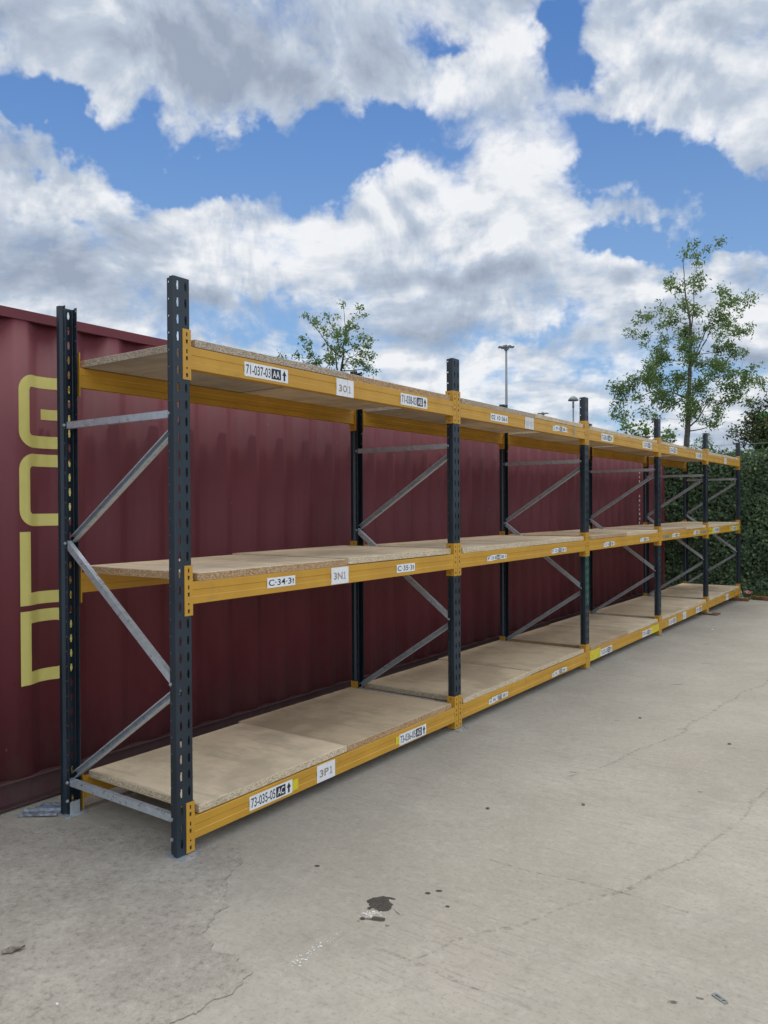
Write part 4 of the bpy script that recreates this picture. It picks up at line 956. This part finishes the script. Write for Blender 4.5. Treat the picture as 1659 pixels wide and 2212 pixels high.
# dense tree at the right edge
SH3 = []
rr = random.Random(21)
for k in range(70):
    a = rr.uniform(0, 6.28); q = rr.random()**.5
    SH3.append((1690+q*math.cos(a)*310, 1880+q*math.sin(a)*300, rr.uniform(45, 80)))
SH3 += [(1480, 1580, 30), (1530, 1600, 35), (1560, 1540, 30), (1300, 1830, 30), (1340, 1870, 35), (1290, 1900, 25), (1380, 1900, 45), (1350, 1960, 45), (1440, 1860, 50), (1420, 1990, 60), (1480, 2010, 60), (1560, 2060, 80), (1650, 2060, 90)]
drawn_tree('broadleaf_tree', 'dense dark green tree at the right edge above the hedge', 'tree', (-.087, 14.715, -.06), 2.666+.06, .00216, (1560, 2010), SH3, [[(1560, 3200, 0, .10), (1560, 2200, 0, .07), (1580, 1900, 0, .03)], [(1560, 2150, 0, .04), (1440, 1980, .05, .02), (1330, 1900, .05, .008)]], .085, M['leafD'], .42, 105, YAW, .06, depth_k=.7, seed=14)
# bare twiggy bush
bm = bmesh.new(); rr = random.Random(31)
def twigs(p, dr, L, r, lvl):
    q = p+dr*L; m_2 = p.lerp(q, .5)+rdir(rr)*L*.08
    tube(bm, [p, m_2, q], [r, r*.8, r*.6], 4, cap=False)
    if lvl:
        for k in range(rr.randint(2, 3)): twigs(p.lerp(q, rr.uniform(.55, 1)), (dr+rdir(rr, .2)*.55).normalized(), L*rr.uniform(.55, .8), r*.6, lvl-1)
for k in range(11): twigs(Vector((rr.uniform(-.3, .3), rr.uniform(-.2, .2), 1.2)), Vector((rr.uniform(-.45, .6), rr.uniform(-.3, .3), 1)).normalized(), rr.uniform(.6, .85), .009, 3)
tube(bm, [(0, 0, -.06), (0.02, 0, .6), (0, 0, 1.25)], [.05, .04, .03], 8)
for k in range(4): tube(bm, [(0, 0, .9), (rr.uniform(-.2, .2), rr.uniform(-.1, .1), 1.3)], [.02, .012], 5)
o = fin('bare_bush', bm, M['twig'], smooth=True); o.location = (-.80, 14.2, -.05)
tag(o, 'leafless tangle of thin grey twigs above the hedge beside the dark tree', 'bush')

# ivy-covered hedge across the yard end
hd = tag(empty('ivy_hedge', (0, 12.7, -.06)), 'tall dark green ivy hedge closing the far end of the yard', 'hedge')
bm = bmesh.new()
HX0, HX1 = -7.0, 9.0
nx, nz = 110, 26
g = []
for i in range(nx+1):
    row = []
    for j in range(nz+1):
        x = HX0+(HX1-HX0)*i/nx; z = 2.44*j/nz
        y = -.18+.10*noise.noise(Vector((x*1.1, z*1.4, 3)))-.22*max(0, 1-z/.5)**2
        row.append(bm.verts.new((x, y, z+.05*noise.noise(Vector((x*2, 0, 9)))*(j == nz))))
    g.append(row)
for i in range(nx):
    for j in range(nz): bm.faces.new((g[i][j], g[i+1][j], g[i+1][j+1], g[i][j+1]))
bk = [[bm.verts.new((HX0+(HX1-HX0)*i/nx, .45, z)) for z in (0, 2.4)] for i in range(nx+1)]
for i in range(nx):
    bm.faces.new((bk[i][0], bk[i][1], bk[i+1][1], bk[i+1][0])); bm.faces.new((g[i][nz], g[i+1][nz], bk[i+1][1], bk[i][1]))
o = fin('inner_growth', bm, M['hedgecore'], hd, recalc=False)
bm = bmesh.new(); rr = random.Random(41)
def hface(x, z): return -.18+.10*noise.noise(Vector((x*1.1, z*1.4, 3)))-.22*max(0, 1-z/.5)**2
def ivy(x, z, off, s):
    y = hface(x, z)-off
    nrm = Vector((rr.gauss(0, .5), -1, rr.gauss(.35, .5))).normalized()
    leaf_into(bm, Vector((x, y, z)), s, .85, nrm, rr)
for k in range(30000):
    x = rr.uniform(-2.6, 1.6); z = rr.uniform(0, 2.5)
    bump = noise.noise(Vector((x*5, z*6, 1)))
    if bump < -.25 and rr.random() < .45: continue
    ivy(x, z, .01+max(0, bump)*.10+rr.random()**2*.07, rr.uniform(.035, .07))
for k in range(9000):
    x = rr.choice((rr.uniform(-7, -2.6), rr.uniform(1.6, 9))); ivy(x, rr.uniform(0, 2.5), .01+rr.random()*.08, rr.uniform(.07, .12))
for k in range(3500):    # ragged top
    x = rr.uniform(-3, 3); h = 2.42+.10*noise.noise(Vector((x*2.2, 0, 5)))+rr.random()**2*.16
    leaf_into(bm, Vector((x, rr.uniform(-.25, .4), h)), rr.uniform(.04, .08), .8, rdir(rr, .6), rr)
fin('foliage', bm, M['leafC'], hd, recalc=False)
# weeds growing at its foot
bm = bmesh.new()
for k in range(3200):
    x = rr.uniform(-1.2, 2.6); y = 12.35-rr.random()**1.6*(.42+.12*noise.noise(Vector((x*3, 0, 0)))); z = gz(x, y)
    hgt = rr.uniform(.04, .16); a = rr.uniform(0, 6.28); dx, dy = math.cos(a), math.sin(a); w2 = rr.uniform(.004, .012)
    v = [bm.verts.new((x-dy*w2, y+dx*w2, z)), bm.verts.new((x+dy*w2, y-dx*w2, z)), bm.verts.new((x+dx*hgt*.4, y+dy*hgt*.4, z+hgt))]; bm.faces.new(v)
tag(fin('grass_verge', bm, M['grass'], recalc=False), 'rough grass and weeds along the foot of the hedge', kind='stuff', cat='grass')
bm = bmesh.new()
g = [[bm.verts.new((x, y+.05*noise.noise(Vector((x*3, y, 0))), gz(x, y)+.004+(.02 if y > 12 else 0)*(1+noise.noise(Vector((x*4, y*4, 0)))))) for y in (11.98, 12.15, 12.4, 12.8)] for x in [-6+.25*k for k in range(56)]]
for i in range(55):
    for j in range(3): bm.faces.new((g[i][j], g[i+1][j], g[i+1][j+1], g[i][j+1]))
tag(fin('soil_strip', bm, M['dirt'], recalc=False), 'strip of dark soil under the hedge', kind='structure')

# wire fence behind the hedge
fr = tag(empty('wire_fence', (0, 13.3, -.06)), 'thin green wire strands stretched just above the hedge', 'fence')
for z in (2.60, 2.72):
    bm = bmesh.new(); tube(bm, [(-7+2*k, 0, z-.01*math.sin(k)) for k in range(9)], .0045, 5); fin('wire_strand', bm, M['wire'], fr)
for x in (-6.5, -3, 3.2, 7):
    bm = bmesh.new(); tube(bm, [(x, .03, 0), (x, .03, 2.8)], .022, 8); fin('fence_post', bm, M['wire'], fr)

# green sheet on a far building/hoarding seen through the tree
sg = tag(empty('green_hoarding', (-.903, 18.443, -.1)), 'bright green sheeted hoarding half hidden behind the dark tree', 'hoarding')
sg.rotation_euler.z = YAW
bm = bmesh.new(); box(bm, 0, 2.6, 0, .04, 2.2, 3.87); fin('green_sheet', bm, M['signgreen'], sg)
for x in (.05, 2.4):
    bm = bmesh.new(); box(bm, x, x+.08, .045, .12, 0, 3.9); fin('hoarding_post', bm, M['lampgrey'], sg)

# ------------------------------------------------------------------ lighting masts and lamp
def mast(loc, H, Rr, label):
    root = tag(empty('floodlight_mast', loc), label, 'floodlight mast', 'tall floodlight masts far behind the container')
    bm = bmesh.new(); tube(bm, [(0, 0, 0), (0, 0, H-.6)], [.40, .20], 12); fin('mast_pole', bm, M['lampdark'], root, smooth=True)
    bm = bmesh.new(); tube(bm, [(0, 0, H-.9), (0, 0, H-.5)], [.45, .45], 10); tube(bm, [(0, 0, H-.5), (0, 0, H+.15)], [.22, .22], 8); fin('head_ring', bm, M['lampgrey'], root)
    fl = None
    for k in range(8):
        a = 2*math.pi*k/8+.2
        if fl is None:
            bm = bmesh.new()
            tube(bm, [(.2, 0, H-.35), (Rr*.55, 0, H-.25)], .06, 6)
            box(bm, Rr*.55, Rr, -.26, .26, H-.36, H-.18); bmesh.ops.bevel(bm, geom=[e_ for e_ in bm.edges if e_.calc_length() > .5], offset=.06, segments=1, affect='EDGES')
            box(bm, Rr*.58, Rr*.97, -.22, .22, H-.38, H-.362, 1)
            fl = fin('floodlight', bm, [M['lampgrey'], M['lens']], root); fl.rotation_euler.z = a
        else:
            c = fl.copy(); COL.objects.link(c); c.parent = root; c.rotation_euler.z = a
mast((-69.868, 142.724, -.2), 34.4, 1.7, 'tall grey floodlight mast with a ring of lamps, the nearer and taller-looking one')
mast((-94.932, 216.938, -.2), 29.6, 1.7, 'distant floodlight mast whose ring of lamps just clears the top shelf')
root = tag(empty('mushroom_lamp', (-14.543, 40.688, -.15)), 'grey lamp post with a shallow domed mushroom cap', 'street lamp')
bm = bmesh.new(); tube(bm, [(0, 0, 0), (0, 0, 7.35)], [.07, .045], 12); tube(bm, [(0, 0, 7.30), (0, 0, 7.62)], [.058, .058], 12); fin('lamp_pole', bm, M['lampdark'], root, smooth=True)
bm = bmesh.new(); tube(bm, [(0, 0, 7.6), (0, 0, 7.76)], [.05, .03], 8); fin('lamp_neck', bm, M['lens'], root)
bm = bmesh.new()
tube(bm, [(0, 0, 7.70), (0, 0, 7.72), (0, 0, 7.78), (0, 0, 7.86), (0, 0, 7.93), (0, 0, 7.97), (0, 0, 7.985)], [.29, .30, .285, .22, .13, .06, .01], 24); fin('lamp_cap', bm, M['lampgrey'], root, smooth=True)

# ------------------------------------------------------------------ odds and ends on the ground
def wood(name, x0, x1, y0, y1, z0, z1, mt, label, cat, rz=0):
    bm = bmesh.new(); cx, cy = (x0+x1)/2, (y0+y1)/2
    box(bm, x0-cx, x1-cx, y0-cy, y1-cy, 0, z1-z0); bmesh.ops.bevel(bm, geom=list(bm.edges), offset=.003, segments=1, affect='EDGES')
    bmesh.ops.subdivide_edges(bm, edges=[e_ for e_ in bm.edges if e_.calc_length() > .06], cuts=5, use_grid_fill=True)
    for v in bm.verts: v.co += Vector((noise.noise(v.co*18), noise.noise(v.co*18+Vector((3, 3, 3))), 0))*.004
    o = fin(name, bm, M[mt]); o.location = (cx, cy, z0); o.rotation_euler.z = rz; tag(o, label, cat); return o
wood('timber_block', -.16, .13, 11.60, 11.80, gz(0, 11.7)+.001, .0005, 'timber', 'rusty-brown timber block under the farthest front upright', 'wood block', .05)
wood('timber_shim', -.16, .15, 9.42, 9.62, gz(0, 9.5)+.001, .0005, 'timber', 'thin stained timber packer under the second farthest front upright', 'wood block', -.06)
for i, x in ((5, -D_), (4, -D_)):
    wood('timber_block' if i == 5 else 'timber_shim', x-.14, x+.14, YP[i]-.09, YP[i]+.1, gz(0, YP[i])+.001, .0005, 'timber', f'dark timber packer under the {"farthest" if i == 5 else "second farthest"} rear upright', 'wood block')
wood('plank', .12, .46, 11.93, 12.05, gz(0, 12)+.012, gz(0, 12)+.060, 'plank', 'short red-brown plank lying against the hedge foot', 'plank', -.30)
def crumple(name, c, rx, ry, rz_, mt, label, cat, seed):
    bm = bmesh.new(); bmesh.ops.create_icosphere(bm, subdivisions=3, radius=1)
    for v in bm.verts:
        n_ = v.co.normalized(); k = 1+.55*noise.noise(n_*2.4+Vector((seed, 0, 0)))+.3*noise.noise(n_*6+Vector((0, seed, 0)))
        v.co = Vector((n_.x*rx*k, n_.y*ry*k, max(-.2, n_.z)*rz_*k))
    o = fin(name, bm, M[mt]); o.location = c; tag(o, label, cat); return o
crumple('plastic_scrap', (.03, 12.15, .045), .08, .05, .03, 'red', 'crumpled pink and red plastic scrap at the hedge foot', 'litter', 2)
crumple('plastic_bag', (-.10, 12.02, .01), .07, .06, .09, 'bag', 'crumpled white plastic bag beside the farthest upright', 'litter', 5)
crumple('plastic_bag', (-1.05, 11.95, .0), .07, .05, .05, 'bag', 'small white plastic bag by the container far end', 'litter', 8)
def flake(name, x, y, L, W2, h, mt, label, cat, rz=0, seed=0, group=None):
    bm = bmesh.new(); bmesh.ops.create_icosphere(bm, subdivisions=2, radius=1)
    for v in bm.verts:
        n_ = v.co.normalized(); k = 1+.4*noise.noise(n_*1.7+Vector((seed*3.1, 0, 0))); v.co = Vector((n_.x*L*k, n_.y*W2*k, n_.z*h*k))
    o = fin(name, bm, M[mt], smooth=False); o.location = (x, y, gz(x, y)+h*.75+(.0045 if x < .5 and y < 0 else 0)); o.rotation_euler.z = rz; tag(o, label, cat, group); return o
# dead leaf, curled
bm = bmesh.new(); g = []
for i in range(9):
    t_ = i/8; wdt = .016*math.sin(math.pi*min(1, t_*.95+.05))**.7*(1+.3*math.sin(i*2.3))
    g.append([bm.verts.new(((t_-.5)*.075, s*wdt*.8, .002+.004*abs(s)+.004*math.sin(t_*5)*s)) for s in (-1, 0, 1)])
for A, B in zip(g, g[1:]):
    for k in range(2): bm.faces.new((A[k], B[k], B[k+1], A[k+1]))
o = fin('dead_leaf', bm, M['leafdead'], recalc=False); o.location = (.098, -.850, .008); o.rotation_euler.z = 1.15; sm = o.modifiers.new('thick', 'SOLIDIFY'); sm.thickness = .0012
tag(o, 'curled dead brown leaf on the rough concrete at lower left', 'leaf')
# flat steel clip bottom right
bm = bmesh.new()
loops = [[Vector((*p, 0)) for p in rrect(-.026, .026, -.0095, .0095, .006, .006, .003, .003)], [Vector((*p, 0)) for p in ngon(.014, 0, .0048, 10)], [Vector((*p, 0)) for p in rrect(-.018, .002, -.003, .003, .002, .002, .002, .002, 3)[::-1]]]
al = [p for l in loops for p in l]; vs = [bm.verts.new((p.x, p.y, 0)) for p in al]
for tr_ in tessellate_polygon(loops):
    try: bm.faces.new([vs[k] for k in tr_])
    except ValueError: pass
o = fin('steel_clip', bm, M['lampgrey']); sm = o.modifiers.new('thick', 'SOLIDIFY'); sm.thickness = .003; o.location = (2.177, .288, .0035); o.rotation_euler = (R(4), R(3), R(-28))
tag(o, 'small slotted steel locking clip lying on the concrete at lower right', 'metal clip')
flake('wood_chip', 2.125, .255, .012, .004, .002, 'leafdead', 'thin brown chip beside the steel clip', 'debris', .3, 2)
peb = [(.494, -.929, .004, 'pale pebble on the rough patch near the bottom left corner', 'bag'), (.846, 1.25, .009, 'dark pebble right of the second front upright foot', 'stone'), (1.229, 1.576, .009, 'dark pebble out on the open concrete level with the second bay', 'stone'), (.411, 7.978, .012, 'white scrap on the concrete near the fourth bay', 'bag'),
       (1.62, 3.1, .010, 'brown flake on the open yard level with the second upright', 'leafdead'), (.95, 3.4, .010, 'dark flake on the yard in front of the second bay', 'stone'), (2.4, 4.6, .012, 'small dark stone at the right side of the yard', 'stone')]
for i, (x, y, r_, lb, mt) in enumerate(peb): flake('pebble', x, y, r_*1.3, r_, r_*.55, mt, lb, 'pebble', i, i)
# loose splice plates by the near rear foot
def splice(x, y, z, rz, label, L=.20, W2=.050):
    bm = bmesh.new(); u0, u1 = -L/2, L/2
    hs = [rrect(a-.014, a+.014, b_-.0055, b_+.0055, .005, .005, .005, .005, 3)[::-1] for a in (-.055, 0, .055) for b_ in (-.014, .014)]
    out = [(u0, -W2/2), (u1, -W2/2), (u1, W2/2), (u0, W2/2), (u0, .018), (u0+.022, .018), (u0+.022, .008), (u0, .008), (u0, -.008), (u0+.022, -.008), (u0+.022, -.018), (u0, -.018)]
    loops = [[Vector((*p, 0)) for p in out]]+[[Vector((*p, 0)) for p in h] for h in hs]
    al = [p for l in loops for p in l]; vs = [bm.verts.new((p.x, p.y, 0)) for p in al]
    for tr_ in tessellate_polygon(loops):
        try: bm.faces.new([vs[k] for k in tr_])
        except ValueError: pass
    for s in (-1, 1): bm.faces.new([bm.verts.new(p) for p in ((u0, s*W2/2, 0), (u1, s*W2/2, 0), (u1, s*W2/2, .009), (u0, s*W2/2, .009))])
    o = fin('splice_plate', bm, M['zinc']); sm = o.modifiers.new('thick', 'SOLIDIFY'); sm.thickness = .002; o.location = (x, y, z); o.rotation_euler = (0, R(-2), rz)
    tag(o, label, 'metal plate', 'loose slotted plates by the rear foot'); return o
splice(-.985, -.105, .0085, R(35), 'upper slotted zinc plate lying nearest the camera beside rear foot', .20, .075)
splice(-1.010, -.015, .0075, R(28), 'partly hidden slotted zinc plate closer to the container', .17, .06)
